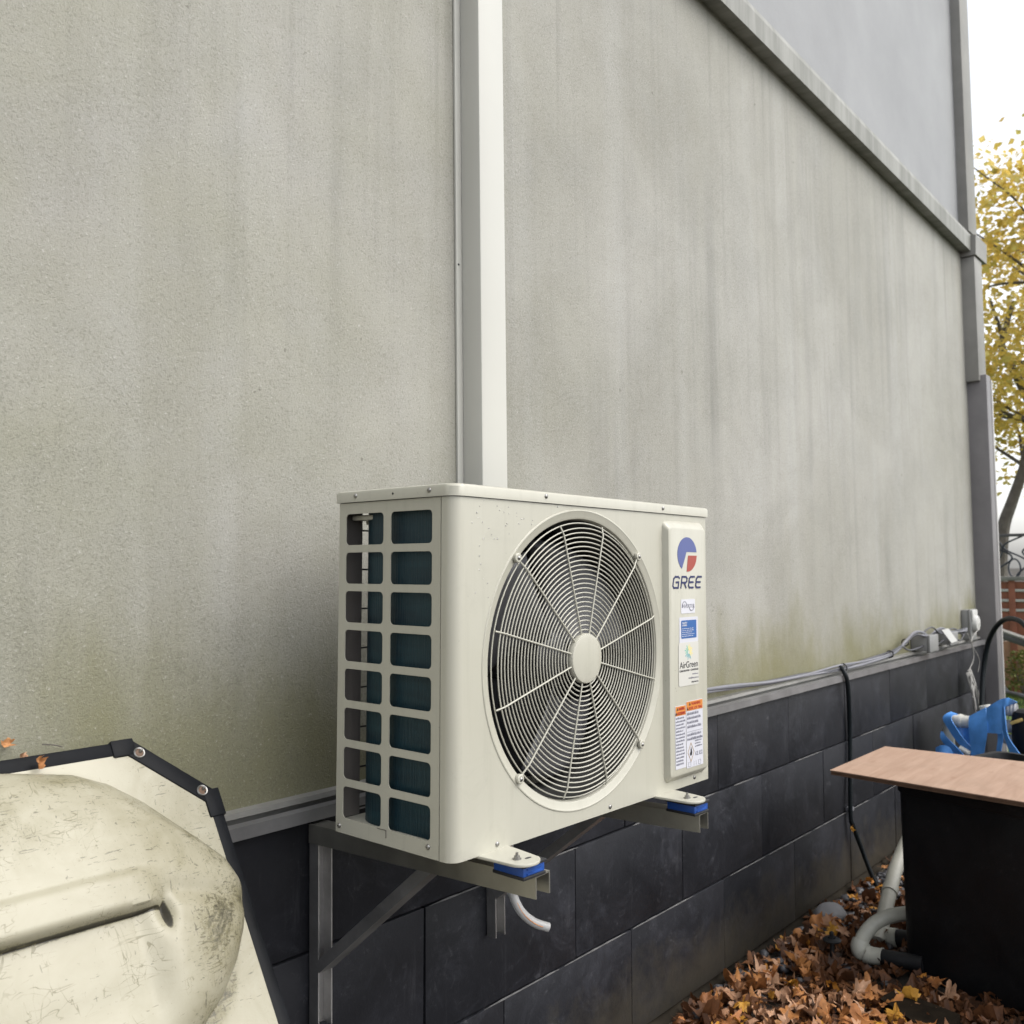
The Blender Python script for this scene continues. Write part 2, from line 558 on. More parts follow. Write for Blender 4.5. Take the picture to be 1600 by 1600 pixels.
def mat_coil():
    m, nt, b = new_mat("coil_fins")
    N = NT(nt)
    v = N.obj()
    sep = N.n('ShaderNodeSeparateXYZ'); N.l(v, sep.inputs[0])
    f = N.noise(N.obj((1, 1, 8)), 6, 5, 0.6)
    c = N.mix(N.ramp(f, 0.3, 0.75), (0.006, 0.022, 0.034), (0.012, 0.044, 0.058))
    N.l(c, b.inputs['Base Color'])
    b.inputs['Roughness'].default_value = 0.42
    b.inputs['Metallic'].default_value = 0.25
    N.bump(N.noise(N.obj((1, 1, 0.03)), 420, 2, 0.5), 0.5, 0.002, b)
    return m


def mat_ground():
    m, nt, b = new_mat("soil")
    N = NT(nt)
    v = N.obj()
    a = N.noise(v, 3, 8, 0.7); g = N.noise(v, 45, 6, 0.75)
    c = N.mix(N.ramp(a, 0.3, 0.7), (0.020, 0.016, 0.012), (0.05, 0.040, 0.028))
    c = N.mix(N.ramp(g, 0.5, 0.75), c, (0.075, 0.058, 0.04))
    N.l(c, b.inputs['Base Color']); b.inputs['Roughness'].default_value = 0.9
    N.bump(g, 0.9, 0.015, b)
    return m


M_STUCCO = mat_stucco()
M_PANEL = mat_panel()
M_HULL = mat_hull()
M_PLY = mat_ply()
M_COIL = mat_coil()
M_SOIL = mat_ground()
def mat_casing():
    m, nt, b = new_mat("cream_enamel")
    N = NT(nt)
    v = N.obj()
    base = N.mix(N.ramp(N.noise(v, 3, 5, 0.6), 0.3, 0.7), (0.400, 0.387, 0.322), (0.435, 0.424, 0.360))
    run = N.noise(N.obj((26, 26, 1.1)), 1.6, 6, 0.7)
    base = N.mix(N.math('MULTIPLY', N.ramp(run, 0.52, 0.74), 0.30), base, (0.29, 0.278, 0.225))
    dust = N.noise(v, 13, 8, 0.78, 0.8)
    base = N.mix(N.math('MULTIPLY', N.ramp(dust, 0.54, 0.74), 0.28), base, (0.29, 0.278, 0.228))
    sp = N.noise(v, 120, 2, 0.5)
    base = N.mix(N.math('MULTIPLY', N.ramp(sp, 0.775, 0.80), 0.7), base, (0.14, 0.125, 0.09))
    N.l(base, b.inputs['Base Color'])
    N.l(N.math('MULTIPLY_ADD', dust, 0.25, 0.24), b.inputs['Roughness'])
    b.inputs['Coat Weight'].default_value = 0.1
    w_ = N.noise(v, 4.5, 2, 0.4)
    p = N.bump(w_, 0.10, 0.012, b)
    N.bump(N.noise(v, 260, 2, 0.5), 0.03, 0.001, b, p)
    return m


M_CREAM = mat_casing()
M_COVER = simple("ivory_vinyl", (0.53, 0.525, 0.485), 0.42, var=0.02, vscale=4)
M_WHITE = simple("white_print", (0.56, 0.56, 0.60), 0.4, var=0.02)
M_LABEL = simple("label_paper", (0.52, 0.52, 0.565), 0.45, var=0.03)
M_STICK = simple("sticker_paper", (0.52, 0.51, 0.47), 0.4, var=0.02)
M_BLUE = simple("blue_ink", (0.075, 0.095, 0.25), 0.4, var=0.05)
M_NAVY = simple("navy_ink", (0.012, 0.018, 0.085), 0.4, var=0.05)
M_RED = simple("red_ink", (0.30, 0.05, 0.035), 0.4, var=0.05)
M_ORANGE = simple("orange_ink", (0.55, 0.20, 0.04), 0.4, var=0.05)
M_REDTXT = simple("red_lettering", (0.35, 0.02, 0.02), 0.5, var=0.05)
M_GREYTXT = simple("grey_lettering", (0.19, 0.19, 0.23), 0.5, var=0.05)
M_BLACKTXT = simple("black_lettering", (0.02, 0.02, 0.025), 0.5, var=0.05)
M_GREENINK = simple("green_ink", (0.03, 0.42, 0.30), 0.4, var=0.05)
M_TEAL = simple("teal_ink", (0.02, 0.30, 0.36), 0.4, var=0.05)
M_YELLOW = simple("yellow_ink", (0.75, 0.62, 0.12), 0.4, var=0.05)
M_BLUELAB = simple("blue_label", (0.025, 0.10, 0.30), 0.4, var=0.04)
M_STEEL = mat_brushed("galvanised_steel", (0.62, 0.61, 0.60), 0.40)
M_SCREW = mat_brushed("screw_steel", (0.42, 0.41, 0.39), 0.30)
M_ARM = simple("primed_steel", (0.34, 0.33, 0.295), 0.38, metal=0.85, var=0.18, vscale=10)
M_BLACKMETAL = simple("black_wire", (0.012, 0.012, 0.013), 0.5)
M_DARKPOST = simple("dark_post", (0.105, 0.095, 0.088), 0.5, var=0.15, vscale=8)
M_FANGREY = simple("fan_plastic", (0.055, 0.055, 0.060), 0.4, var=0.06)
M_DARKIN = simple("dark_interior", (0.03, 0.031, 0.034), 0.6)
M_PADBLUE = simple("blue_rubber", (0.010, 0.060, 0.27), 0.5, var=0.15, vscale=30)
M_RUBBER = simple("black_rubber", (0.012, 0.012, 0.014), 0.55, var=0.2, vscale=20)
M_TRIM = simple("black_edging", (0.0065, 0.0072, 0.009), 0.5, var=0.4, vscale=14, bump=0.15, bscale=90, spec=0.12)
M_FLASH = simple("grey_flashing", (0.215, 0.21, 0.195), 0.45, var=0.25, vscale=9)
M_FLASHD = simple("dark_flashing", (0.085, 0.083, 0.088), 0.42, var=0.25, vscale=9)
M_TRIMST = simple("trim_stucco", (0.22, 0.215, 0.20), 0.6, var=0.16, vscale=5, bump=0.3, bscale=160)
M_PILLAR = simple("dark_pillar", (0.14, 0.133, 0.135), 0.5, var=0.18, vscale=5)
M_FOOTING = simple("dirty_footing", (0.022, 0.018, 0.013), 0.9, var=0.5, vscale=11, bump=0.4, bscale=40, spec=0.1)
M_PVC = simple("grey_pvc", (0.40, 0.395, 0.34), 0.45, var=0.16, vscale=14, bump=0.12, bscale=70)
M_PVCW = simple("white_pvc", (0.60, 0.59, 0.54), 0.4, var=0.10, vscale=14)
M_UNION = simple("grey_union", (0.33, 0.33, 0.34), 0.45, var=0.1)
M_CABLE = simple("grey_cable", (0.17, 0.17, 0.19), 0.45, var=0.15)
M_CABLED = simple("dark_cable", (0.055, 0.055, 0.065), 0.45, var=0.2)
M_BOX = simple("grey_box", (0.22, 0.22, 0.218), 0.45, var=0.1)
M_BOXW = simple("white_box", (0.48, 0.48, 0.46), 0.4, var=0.08)
def mat_bin():
    m, nt, b = new_mat("black_plastic")
    N = NT(nt)
    v = N.obj()
    a = N.noise(v, 6, 7, 0.7, 0.6)
    c = N.mix(N.ramp(a, 0.35, 0.7), (0.0050, 0.0053, 0.0065), (0.0105, 0.011, 0.0125))
    f = N.noise(N.obj((40, 40, 5), (0, 0, 0), (0.3, 0.4, 0.2)), 2.0, 6, 0.8, 0.6)
    c = N.mix(N.math('MULTIPLY', N.ramp(f, 0.62, 0.76), 0.55), c, (0.040, 0.040, 0.042))
    d = N.noise(v, 40, 8, 0.85)
    c = N.mix(N.math('MULTIPLY', N.math('MULTIPLY', N.ramp(d, 0.56, 0.72), N.ramp(a, 0.45, 0.62)), 0.7), c, (0.055, 0.053, 0.050))
    N.l(c, b.inputs['Base Color'])
    N.l(N.math('MULTIPLY_ADD', a, 0.35, 0.33), b.inputs['Roughness'])
    b.inputs['Specular IOR Level'].default_value = 0.3
    w_ = N.bump(N.noise(v, 3.0, 2, 0.4), 0.25, 0.03, b)
    N.bump(N.noise(v, 170, 3, 0.6), 0.25, 0.002, b, w_)
    return m


M_BLACKP = mat_bin()
M_BLUEHOSE = simple("blue_layflat", (0.075, 0.25, 0.62), 0.42, var=0.22, vscale=14, bump=0.15, bscale=60)
M_HOSE = simple("black_hose", (0.007, 0.010, 0.012), 0.4, spec=0.2)
M_ROPE = simple("frayed_rope", (0.33, 0.32, 0.30), 0.8, var=0.25, vscale=40)
M_BARK = simple("bark", (0.115, 0.102, 0.092), 0.9, var=0.3, vscale=14, bump=0.8, bscale=18)
M_BROWN = simple("brown_boards", (0.235, 0.085, 0.05), 0.7, var=0.25, vscale=7)
M_TAN = simple("tan_render", (0.30, 0.165, 0.095), 0.8, var=0.25, vscale=5)
M_IRON = simple("wrought_iron", (0.03, 0.035, 0.05), 0.5)
M_STONE = simple("pebble", (0.05, 0.05, 0.055), 0.45, var=0.6, vscale=25)
M_ROCK = simple("grey_rock", (0.105, 0.105, 0.11), 0.7, var=0.25, vscale=16, bump=0.4, bscale=40)
M_WOODD = simple("rotten_wood", (0.016, 0.012, 0.008), 0.9, var=0.5, vscale=14, bump=0.8, bscale=30, spec=0.08)
M_GRASS = simple("lawn_green", (0.075, 0.135, 0.03), 0.8, var=0.4, vscale=18)
M_DROP = None
mm_, nt_, b_ = new_mat("clear_water")
b_.inputs['Base Color'].default_value = (0.85, 0.85, 0.82, 1); b_.inputs['Roughness'].default_value = 0.03
b_.inputs['Transmission Weight'].default_value = 0.65; b_.inputs['IOR'].default_value = 1.33
M_DROP = mm_
mm_, nt_, b_ = new_mat("clear_hose")
b_.inputs['Base Color'].default_value = (0.55, 0.545, 0.54, 1); b_.inputs['Roughness'].default_value = 0.25
b_.inputs['Transmission Weight'].default_value = 0.35; b_.inputs['IOR'].default_value = 1.4
M_CLEAR = mm_
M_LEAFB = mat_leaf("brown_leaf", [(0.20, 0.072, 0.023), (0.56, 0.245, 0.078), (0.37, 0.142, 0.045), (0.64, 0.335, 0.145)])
M_LEAFD = mat_leaf("dark_leaf", [(0.035, 0.016, 0.008), (0.16, 0.062, 0.022), (0.08, 0.032, 0.013), (0.24, 0.105, 0.045)])  # leaf colours darkened for contrast beneath the loose leaves
M_LEAFG = mat_leaf("golden_leaf", [(0.44, 0.19, 0.025), (0.58, 0.30, 0.045), (0.46, 0.18, 0.03)])
M_LEAFT = mat_leaf("tan_leaf", [(0.48, 0.255, 0.140), (0.63, 0.385, 0.245), (0.36, 0.175, 0.085)])
M_TREEL = mat_leaf("yellow_foliage", [(0.60, 0.46, 0.10), (0.82, 0.61, 0.15), (0.84, 0.67, 0.24), (0.54, 0.49, 0.14), (0.78, 0.53, 0.11)], 0.5)
M_SHRUB = mat_leaf("green_foliage", [(0.06, 0.09, 0.015), (0.13, 0.15, 0.03), (0.17, 0.16, 0.04)])

# ================================================================== SETTING
g = MB()
g.grid(lambda a, b: Vector((-150 + 320 * a, -150 + 320 * b, GZ)), 8, 8)
tag(g.build("ground", M_SOIL, smooth=0), kind="structure")
g = MB()
def lawn_f(a, b):
    x = 5.6 + 34 * a; y = -16 + 44 * b
    return Vector((x, y, GZ + 0.012 + 0.03 * mn.noise(Vector((x, y, 0)) * 1.3) ** 2))
g.grid(lawn_f, 60, 60)
tag(g.build("lawn", M_GRASS), kind="structure")

# ------------------------------------------------------------------ the building
XC = 4.69      # far corner
bld = empty("building", (2.0, WY + 2.0, GZ))
tag(bld, "grey stucco building with stained walls, dark clad foundation and a ledge, behind the outdoor unit", "building")
OFF = Vector((-2.0, -(WY + 2.0), -GZ))


def bpart(mb, name, mat, smooth=35):
    o = mb.build(name, mat, bld, None, smooth)
    o.location = OFF
    return o


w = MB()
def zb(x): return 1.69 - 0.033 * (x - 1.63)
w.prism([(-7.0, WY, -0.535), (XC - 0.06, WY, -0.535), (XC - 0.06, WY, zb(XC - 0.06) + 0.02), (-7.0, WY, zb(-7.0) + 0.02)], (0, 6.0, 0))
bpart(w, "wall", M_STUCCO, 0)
w = MB()
w.prism([(-7.0, WY + 0.003, zb(-7.0) + 0.022), (XC - 0.055, WY + 0.003, zb(XC - 0.055) + 0.022), (XC - 0.055, WY + 0.003, 6.0), (-7.0, WY + 0.003, 6.0)], (0, 5.98, 0))
bpart(w, "upper_wall", simple("upper_stucco", (0.232, 0.236, 0.242), 0.6, var=0.13, vscale=3, bump=0.3, bscale=170), 0)
w = MB()
zl = zb(-7.0)
w.prism([(-7.0, WY + 0.01, zl), (-7.0, WY - 0.056, zl - 0.006), (-7.0, WY - 0.058, zl + 0.07), (-7.0, WY - 0.052, zl + 0.094), (-7.0, WY + 0.01, zl + 0.125)], (7.0 + XC - 0.14, 0, -0.033 * (7.0 + XC - 0.14)))
mb_, nt_, b_ = new_mat("stained_band")
Nb = NT(nt_)
c_ = Nb.mix(Nb.ramp(Nb.noise(Nb.obj((9, 1, 0.8)), 2.0, 6, 0.65), 0.35, 0.7), (0.275, 0.275, 0.255), (0.15, 0.152, 0.135))
Nb.l(c_, b_.inputs['Base Color']); b_.inputs['Roughness'].default_value = 0.65
bpart(w, "band_moulding", mb_, 0)
w = MB()
w.prism([(XC - 0.165, WY - 0.080, 1.565), (XC - 0.165, WY - 0.084, 1.675), (XC - 0.165, WY + 0.2, 1.705), (XC - 0.165, WY + 0.2, 1.565)], (0.23, 0, 0))
bpart(w, "band_cap", M_TRIMST, 0)
w = MB()
w.bx(XC - 0.16, XC + 0.01, WY - 0.048, WY + 0.25, 1.71, 6.0, 0.004)
bpart(w, "corner_board", M_TRIMST)
w = MB()
w.bx(XC - 0.155, XC - 0.005, WY - 0.070, WY + 0.25, 0.865, 1.562, 0.004)
bpart(w, "corner_board", M_TRIMST)
w = MB()
w.bx(XC - 0.13, XC - 0.045, WY - 0.100, WY + 0.26, GZ, 0.90, 0.006)
bpart(w, "corner_post", M_PILLAR)
w = MB()
w.bx(XC - 0.043, XC - 0.02, WY - 0.104, WY + 0.26, GZ, 0.88, 0.004)
bpart(w, "corner_strip", simple("pale_strip", (0.36, 0.35, 0.34), 0.5, var=0.1))
w = MB()
w.bx(-7.0, XC - 0.1, WY - 0.012, WY + 5.9, GZ, -0.574)
bpart(w, "foundation", M_DARKIN, 0)
w = MB()
w.prism([(-7.0, WY + 0.0, -0.5345), (-7.0, WY - 0.016, -0.537), (-7.0, WY - 0.018, -0.546), (-7.0, WY - 0.004, -0.5475), (-7.0, WY - 0.004, -0.572), (-7.0, WY + 0.0, -0.572)], (7.0 + XC - 0.13, 0, 0))
bpart(w, "sill_flashing", M_FLASH, 0)
w = MB()
w.prism([(-7.0, WY - 0.029, -0.551), (-7.0, WY - 0.044, -0.5535), (-7.0, WY - 0.046, -0.5745), (-7.0, WY - 0.029, -0.5745)], (7.0 + XC - 0.132, 0, 0))
bpart(w, "drip_edge", simple("pale_drip_edge", (0.13, 0.128, 0.13), 0.32, var=0.3, vscale=9, spec=0.7), 0)
w = MB()
def foot_f(a, b):
    x = -3 + 7.5 * a
    yy = WY - 0.022 - 0.05 * max(0, b - 0.3) - 0.006 * mn.noise(Vector((x * 6, b * 3, 1)))
    return Vector((x, yy, -1.325 - 0.05 * b + 0.006 * mn.noise(Vector((x * 9, b, 4)))))
w.grid(foot_f, 160, 5)
bpart(w, "footing", M_FOOTING)

PY = WY - 0.03
rng = random.Random(3)
rows = ((-0.577, -0.803, 0.07), (-0.807, -1.064, 0.35), (-1.068, -1.332, 0.085))
panel_mesh = {}
def panel(x0, x1, z0, z1):
    key = (round(x1 - x0, 3), round(z0 - z1, 3))
    if key not in panel_mesh:
        mb = MB()
        mb.bx(-(x1 - x0) / 2 + 0.0015, (x1 - x0) / 2 - 0.0015, 0, 0.016, z1 - z0, 0, 0.0018)
        o = mb.build("panel", M_PANEL, bld)
        panel_mesh[key] = o.data
    else:
        o = bpy.data.objects.new("panel", panel_mesh[key]); COL.objects.link(o); o.parent = bld
    o.location = OFF + Vector(((x0 + x1) / 2, PY - 0.003 + rng.uniform(-0.0015, 0.0015), z0))
    # each board leans a touch out at its upper edge
    o.rotation_euler = (R(rng.uniform(0.5, 0.85)), R(rng.uniform(-0.12, 0.12)), R(rng.uniform(-0.12, 0.12)))
for z0, z1, ph in rows:
    x = ph - 6 * 0.5
    while x < XC - 0.14:
        x1 = min(x + 0.5, XC - 0.135)
        panel(x, x1, z0, z1)
        x += 0.5

# broken pale strips added for light on the chipped board edges along level joints
M_LITEDGE = simple("lit_edge_pale", (0.10, 0.098, 0.098), 0.8, var=0.4, vscale=40)
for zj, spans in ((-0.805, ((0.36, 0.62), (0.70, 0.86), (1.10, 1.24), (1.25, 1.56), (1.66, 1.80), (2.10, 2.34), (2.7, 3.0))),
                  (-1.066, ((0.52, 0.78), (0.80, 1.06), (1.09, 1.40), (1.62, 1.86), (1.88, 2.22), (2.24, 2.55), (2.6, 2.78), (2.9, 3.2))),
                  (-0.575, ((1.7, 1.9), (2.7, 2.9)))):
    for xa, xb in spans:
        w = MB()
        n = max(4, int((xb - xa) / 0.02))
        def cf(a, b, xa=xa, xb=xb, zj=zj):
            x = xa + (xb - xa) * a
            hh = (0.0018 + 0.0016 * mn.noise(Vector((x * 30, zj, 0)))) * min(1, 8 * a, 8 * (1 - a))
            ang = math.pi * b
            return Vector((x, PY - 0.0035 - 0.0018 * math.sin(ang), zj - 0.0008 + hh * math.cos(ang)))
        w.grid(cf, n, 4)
        bpart(w, "lit_edge_strip", M_LITEDGE)

# ------------------------------------------------------------------ line-set cover
cv = empty("pipe_cover", (0.54, WY, -0.35))
tag(cv, "ivory vertical pipe cover running up the wall above the outdoor unit", "pipe cover")
c0 = Vector((-0.54, -WY, 0.35))
w = MB()
w.bx(0.5, 0.583, WY - 0.063, WY - 0.001, -0.35, 6.0, 0.0035)
w.build("cover", M_COVER, cv, c0)
w = MB()
w.bx(0.482, 0.4995, WY - 0.007, WY - 0.001, -0.35, 6.0, 0.0006)
w.build("side_flange", M_COVER, cv, c0)
for zz in (0.545, 1.75):
    w = MB()
    w.dome((0.4885, WY - 0.007, zz), 0.0028, (0, -1, 0), 0.5, 8)
    w.build("screw", M_BLACKMETAL, cv, c0)

# ================================================================== OUTDOOR UNIT
AH = 0.555
ACROT = Euler((0, 0, 0))
acm = Matrix.Rotation(R(-0.185), 3, 'Z') @ Matrix.Rotation(R(0.653), 3, 'Y') @ Matrix.Rotation(R(0.386), 3, 'X')
ac = empty("air_conditioner", acm @ Vector((0, 0, -AH)), acm.to_euler())
tag(ac, "cream outdoor air conditioner unit with round fan grille, on wall brackets", "air conditioner")
AO = Vector((0, 0, AH))
W_, F = 0.741, -0.265
RC = 0.019


def ap(mb, name, mat, parent=ac, smooth=35):
    return mb.build(name, mat, parent, AO if parent is ac else None, smooth)


FC = Vector((0.313, F, -0.2775))
RX = Matrix(((1, 0, 0, 0), (0, 0, -1, 0), (0, 1, 0, 0), (0, 0, 0, 1)))      # 2-D (x,y) -> (x, -depth, z)
def front_M(y): return Matrix.Translation((0, y, 0)) @ RX

# front panel with embossed ring and fan opening
fp = MB()
x0, x1, z0, z1 = RC, W_ - 0.004, -0.550, -0.0195
angs = [2 * math.pi * k / 128 for k in range(128)]
for cx, cz in ((x0, z0), (x1, z0), (x0, z1), (x1, z1)):
    angs.append(math.atan2(cz - FC.z, cx - FC.x) % (2 * math.pi))
angs = sorted(set(round(a, 6) for a in angs))
prof = [(0.2535, 0.0), (0.2524, -0.0013), (0.2508, -0.0015), (0.2490, -0.0005), (0.241, 0.0006), (0.2375, 0.0022), (0.2358, 0.0055), (0.2352, 0.011)]
loops = []
lp = []
for a in angs:
    ca, sa = math.cos(a), math.sin(a)
    tx = ((x1 if ca > 0 else x0) - FC.x) / ca if abs(ca) > 1e-9 else 1e9
    tz = ((z1 if sa > 0 else z0) - FC.z) / sa if abs(sa) > 1e-9 else 1e9
    t = min(tx, tz)
    lp.append(fp.bm.verts.new((FC.x + t * ca, F, FC.z + t * sa)))
loops.append(lp)
for r, dy in prof:
    loops.append([fp.bm.verts.new((FC.x + r * math.cos(a), F + dy, FC.z + r * math.sin(a))) for a in angs])
for A, B in zip(loops, loops[1:]):
    n = len(A)
    for k in range(n):
        fp.bm.faces.new((A[k], A[(k + 1) % n], B[(k + 1) % n], B[k]))
# rounded vertical corner, the return along the end face, and the right edge
arc = [(RC - RC * math.sin(R(9 * k)), F + RC - RC * math.cos(R(9 * k))) for k in range(11)] + [(0.0, -0.2385), (0.004, -0.2383)]
for (xa, ya), (xb, yb) in zip(arc, arc[1:]):
    fp.bm.faces.new([fp.bm.verts.new(q) for q in ((xa, ya, z0), (xb, yb, z0), (xb, yb, z1), (xa, ya, z1))])
earc = [(x1, F), (W_ - 0.001, F + 0.001), (W_, F + 0.004), (W_, -0.02)]
for (xa, ya), (xb, yb) in zip(earc, earc[1:]):
    fp.bm.faces.new([fp.bm.verts.new(q) for q in ((xa, ya, z0), (xb, yb, z0), (xb, yb, z1), (xa, ya, z1))])
bmesh.ops.remove_doubles(fp.bm, verts=fp.bm.verts, dist=1e-5)
ap(fp, "front_panel", M_CREAM)

# lid
li = MB()
out = [(W_ + 0.002, 0.004), (-0.003, 0.004)]
rr = RC + 0.003
out += [(-0.003 + rr - rr * math.cos(R(10 * k)), F - 0.003 + rr - rr * math.sin(R(10 * k))) for k in range(10)]
out += [(W_ + 0.002, F - 0.003)]
steps = ((0.0, -0.0185), (0.0, -0.004), (0.0015, -0.0012), (0.004, 0.0), (0.0055, 0.0))
cen = Vector((W_ / 2, F / 2))
rings = []
for ins, z in steps:
    ring = []
    for (x, y) in out:
        dx = 1 if x < cen.x else -1; dy = 1 if y < cen.y else -1
        ring.append(li.bm.verts.new((x + ins * dx, y + ins * dy, z)))
    rings.append(ring)
for A, B in zip(rings, rings[1:]):
    n = len(A)
    for k in range(n): li.bm.faces.new((A[k], A[(k + 1) % n], B[(k + 1) % n], B[k]))
li.bm.faces.new(rings[-1])
ap(li, "lid", M_CREAM)
# damp film and beads of water lying along the lid edge
dr = MB(); rd = random.Random(5)
for k in range(30):
    t = rd.random()
    x, y = (0.004, -0.02 - 0.22 * t) if k % 2 else (0.02 + 0.6 * t * t, F + 0.004)
    dr.dome((x, y, -0.0005), rd.uniform(0.0012, 0.0042), (0, 0, 1), 0.32, 8)
for k in range(52):
    x = 0.03 + abs(rd.gauss(0, 0.11)); z = -0.022 - abs(rd.gauss(0, 0.075))
    if (Vector((x, z)) - Vector((FC.x, FC.z))).length < 0.258: continue
    dr.dome((x, F, z), rd.uniform(0.0007, 0.0017), (0, -1, 0), 0.7, 8)
tag(ap(dr, "water_drops", M_DROP), kind="stuff")

# end grille panel (x = 0), 16 openings
EM = Matrix(((0, 0, 1, 0), (1, 0, 0, 0), (0, 1, 0, 0), (0, 0, 0, 1)))       # 2-D (y,z) -> (depth, y, z)
loops = [[(-0.2365, -0.550), (0.0, -0.550), (0.0, -0.0195), (-0.2365, -0.0195)]]
for c, (ya, yb) in enumerate(((-0.109, -0.017), (-0.2185, -0.126))):
    for k in range(8):
        zt = -0.0375 - 0.0625 * k
        loops.append(rrect(ya, yb, zt - 0.0505, zt, 0.0075))
loops.append(rrect(-0.1325, -0.1305, -0.0108 + 0.002, -0.0095 + 0.002, 0.0005)) if False else None
loops = [l for l in loops if l]
sheet("end_grille", loops, 0.0007, Matrix.Translation((0.0012, 0, AH)) @ EM, M_CREAM, ac)
# knock-out outline
ko = MB()
ko.bx(-0.0004, 0.0006, -0.1225, -0.1215, -0.5385, -0.527)
ko.bx(-0.0004, 0.0006, -0.1225, -0.1015, -0.5275, -0.5265)
ap(ko, "knock_out", M_DARKPOST)

# sides, rear, base
bk = MB()
bk.bx(W_ - 0.002, W_ - 0.0005, -0.258, 0.0, -0.548, -0.02)
bk.bx(0.50, W_ - 0.002, -0.002, 0.0, -0.548, -0.02)
ap(bk, "casing", M_CREAM)
bp_ = MB()
bp_.bx(0.004, W_ - 0.004, -0.244, -0.003, -0.553, -0.530, 0.004)
ap(bp_, "base_pan", M_CREAM)
cp = MB()
cp.bx(0.003, 0.046, -0.004, -0.0015, -0.53, -0.02)
cp.bx(0.0025, 0.0045, -0.014, -0.004, -0.53, -0.02)
ap(cp, "corner_post", M_DARKPOST)
cl = MB()
cl.bx(0.018, 0.075, -0.064, -0.010, -0.047, -0.0385, 0.002)
cl.bx(0.040, 0.058, -0.05, -0.02, -0.053, -0.046, 0.001)
ap(cl, "coil_clip", M_CREAM)
# L-shaped finned coil
co = MB()
path = [(0.016, -0.238)] + [(0.081 - 0.065 * math.cos(R(9 * k)), -0.078 + 0.065 * math.sin(R(9 * k))) for k in range(11)] + [(0.52, -0.013)]
inn = [(0.038, -0.238)] + [(0.081 - 0.043 * math.cos(R(9 * k)), -0.078 + 0.043 * math.sin(R(9 * k))) for k in range(11)] + [(0.52, -0.035)]
ring = path + inn[::-1]
co.prism([(x, y, -0.53) for x, y in ring], (0, 0, 0.50))
coil = ap(co, "coil", M_COIL)
# rear guard
for k in range(8):
    gw = MB()
    z = -0.062 - 0.0655 * k
    gw.tube([(0.040, 0.001, z), (0.50, 0.001, z)], 0.0016, 6)
    ap(gw, "guard_wire", M_BLACKMETAL)
# partition between fan chamber and compressor
pt = MB()
pt.bx(0.545, 0.548, -0.24, -0.036, -0.53, -0.02)
pt.bx(0.04, 0.548, -0.038, -0.036, -0.53, -0.022)
ap(pt, "partition", M_DARKIN)

# fan
fan = empty("fan", (FC.x, F + 0.085, FC.z + AH)); fan.parent = ac
hb = MB()
hb.lathe([(0.0, -0.028), (0.030, -0.028), (0.042, -0.02), (0.046, 0.0), (0.046, 0.05), (0.0, 0.05)], (0, 0, 0), 'Y', 28, False)
hb.build("fan_hub", M_FANGREY, fan)
for b3 in range(3):
    bl = MB()
    def blade(u, v, b3=b3):
        r = 0.043 + (0.205 - 0.043) * u
        wid = R(42 + 34 * u); a = R(120 * b3 + 32) + (v - 0.5) * wid * 1.25 + R(14) * u
        y = (v - 0.5) * 0.075 - 0.012 * math.sin(math.pi * v)
        return Vector((r * math.cos(a), y, r * math.sin(a)))
    bl.grid(blade, 10, 10)
    o = bl.build("fan_blade", M_FANGREY, fan)
    sm = o.modifiers.new("thick", 'SOLIDIFY'); sm.thickness = 0.003
mo = MB()
mo.lathe([(0.0, 0.0), (0.045, 0.0), (0.05, 0.01), (0.05, 0.06), (0.0, 0.06)], (FC.x, F + 0.14, FC.z), 'Y', 24, False)
mo.bx(FC.x - 0.02, FC.x + 0.02, F + 0.19, F + 0.196, -0.53, -0.025)
ap(mo, "motor_mount", M_DARKIN)
shr = MB()
shr.lathe([(0.2350, 0.0105), (0.2345, 0.038), (0.226, 0.055), (0.224, 0.10), (0.230, 0.112)], (FC.x, F, FC.z), 'Y', 72, False)
o = ap(shr, "shroud", simple("shroud_grey", (0.03, 0.03, 0.028), 0.6))

# wire grille
gr = empty("fan_grille", (FC.x, F - 0.004, FC.z + AH)); gr.parent = ac
NR = 24
for k in range(NR):
    r = 0.0485 + (0.2290 - 0.0485) * k / (NR - 1)
    if k == NR - 1: r = 0.2300
    mb = MB()
    n = 48 + 2 * k
    dy = 0.006 if k == NR - 1 else 0.0
    mb.tube([(r * math.cos(2 * math.pi * q / n), dy, r * math.sin(2 * math.pi * q / n)) for q in range(n)], 0.00118, 6, closed=True)
    mb.build("grille_ring", M_CREAM, gr)
for k in range(12):
    a = R(45 + 30 * k + 1)
    c, s_ = math.cos(a), math.sin(a)
    mb = MB()
    lng = 0.2405 if k % 3 == 0 else 0.2315
    mb.tube([(0.038 * c, -0.003, 0.038 * s_), (0.216 * c, -0.003, 0.216 * s_), (lng * c, 0.002, lng * s_)], 0.00145, 6)
    mb.build("grille_spoke", M_CREAM, gr)
hb = MB()
hb.lathe([(0.0, -0.0075), (0.036, -0.0075), (0.041, -0.0065), (0.0425, -0.004), (0.0425, 0.003)], (0, 0, 0), 'Y', 40, False)
hb.build("grille_hub", M_CREAM, gr)
sc = MB()
for k in range(4):
    a = R(46 + 90 * k)
    sc = MB()
    p_ = Vector((0.2425 * math.cos(a), -0.0005, 0.2425 * math.sin(a)))
    wz = MB()
    wz.lathe([(0.0078, 0.004), (0.0078, -0.001), (0.0065, -0.002), (0.0, -0.002)], p_, 'Y', 14, False)
    wz.build('grille_clip', M_CREAM, gr)
    sc.dome(p_ + Vector((0, -0.002, 0)), 0.0038, (0, -1, 0), 0.6, 10)
    sc.build("grille_screw", M_SCREW, gr)


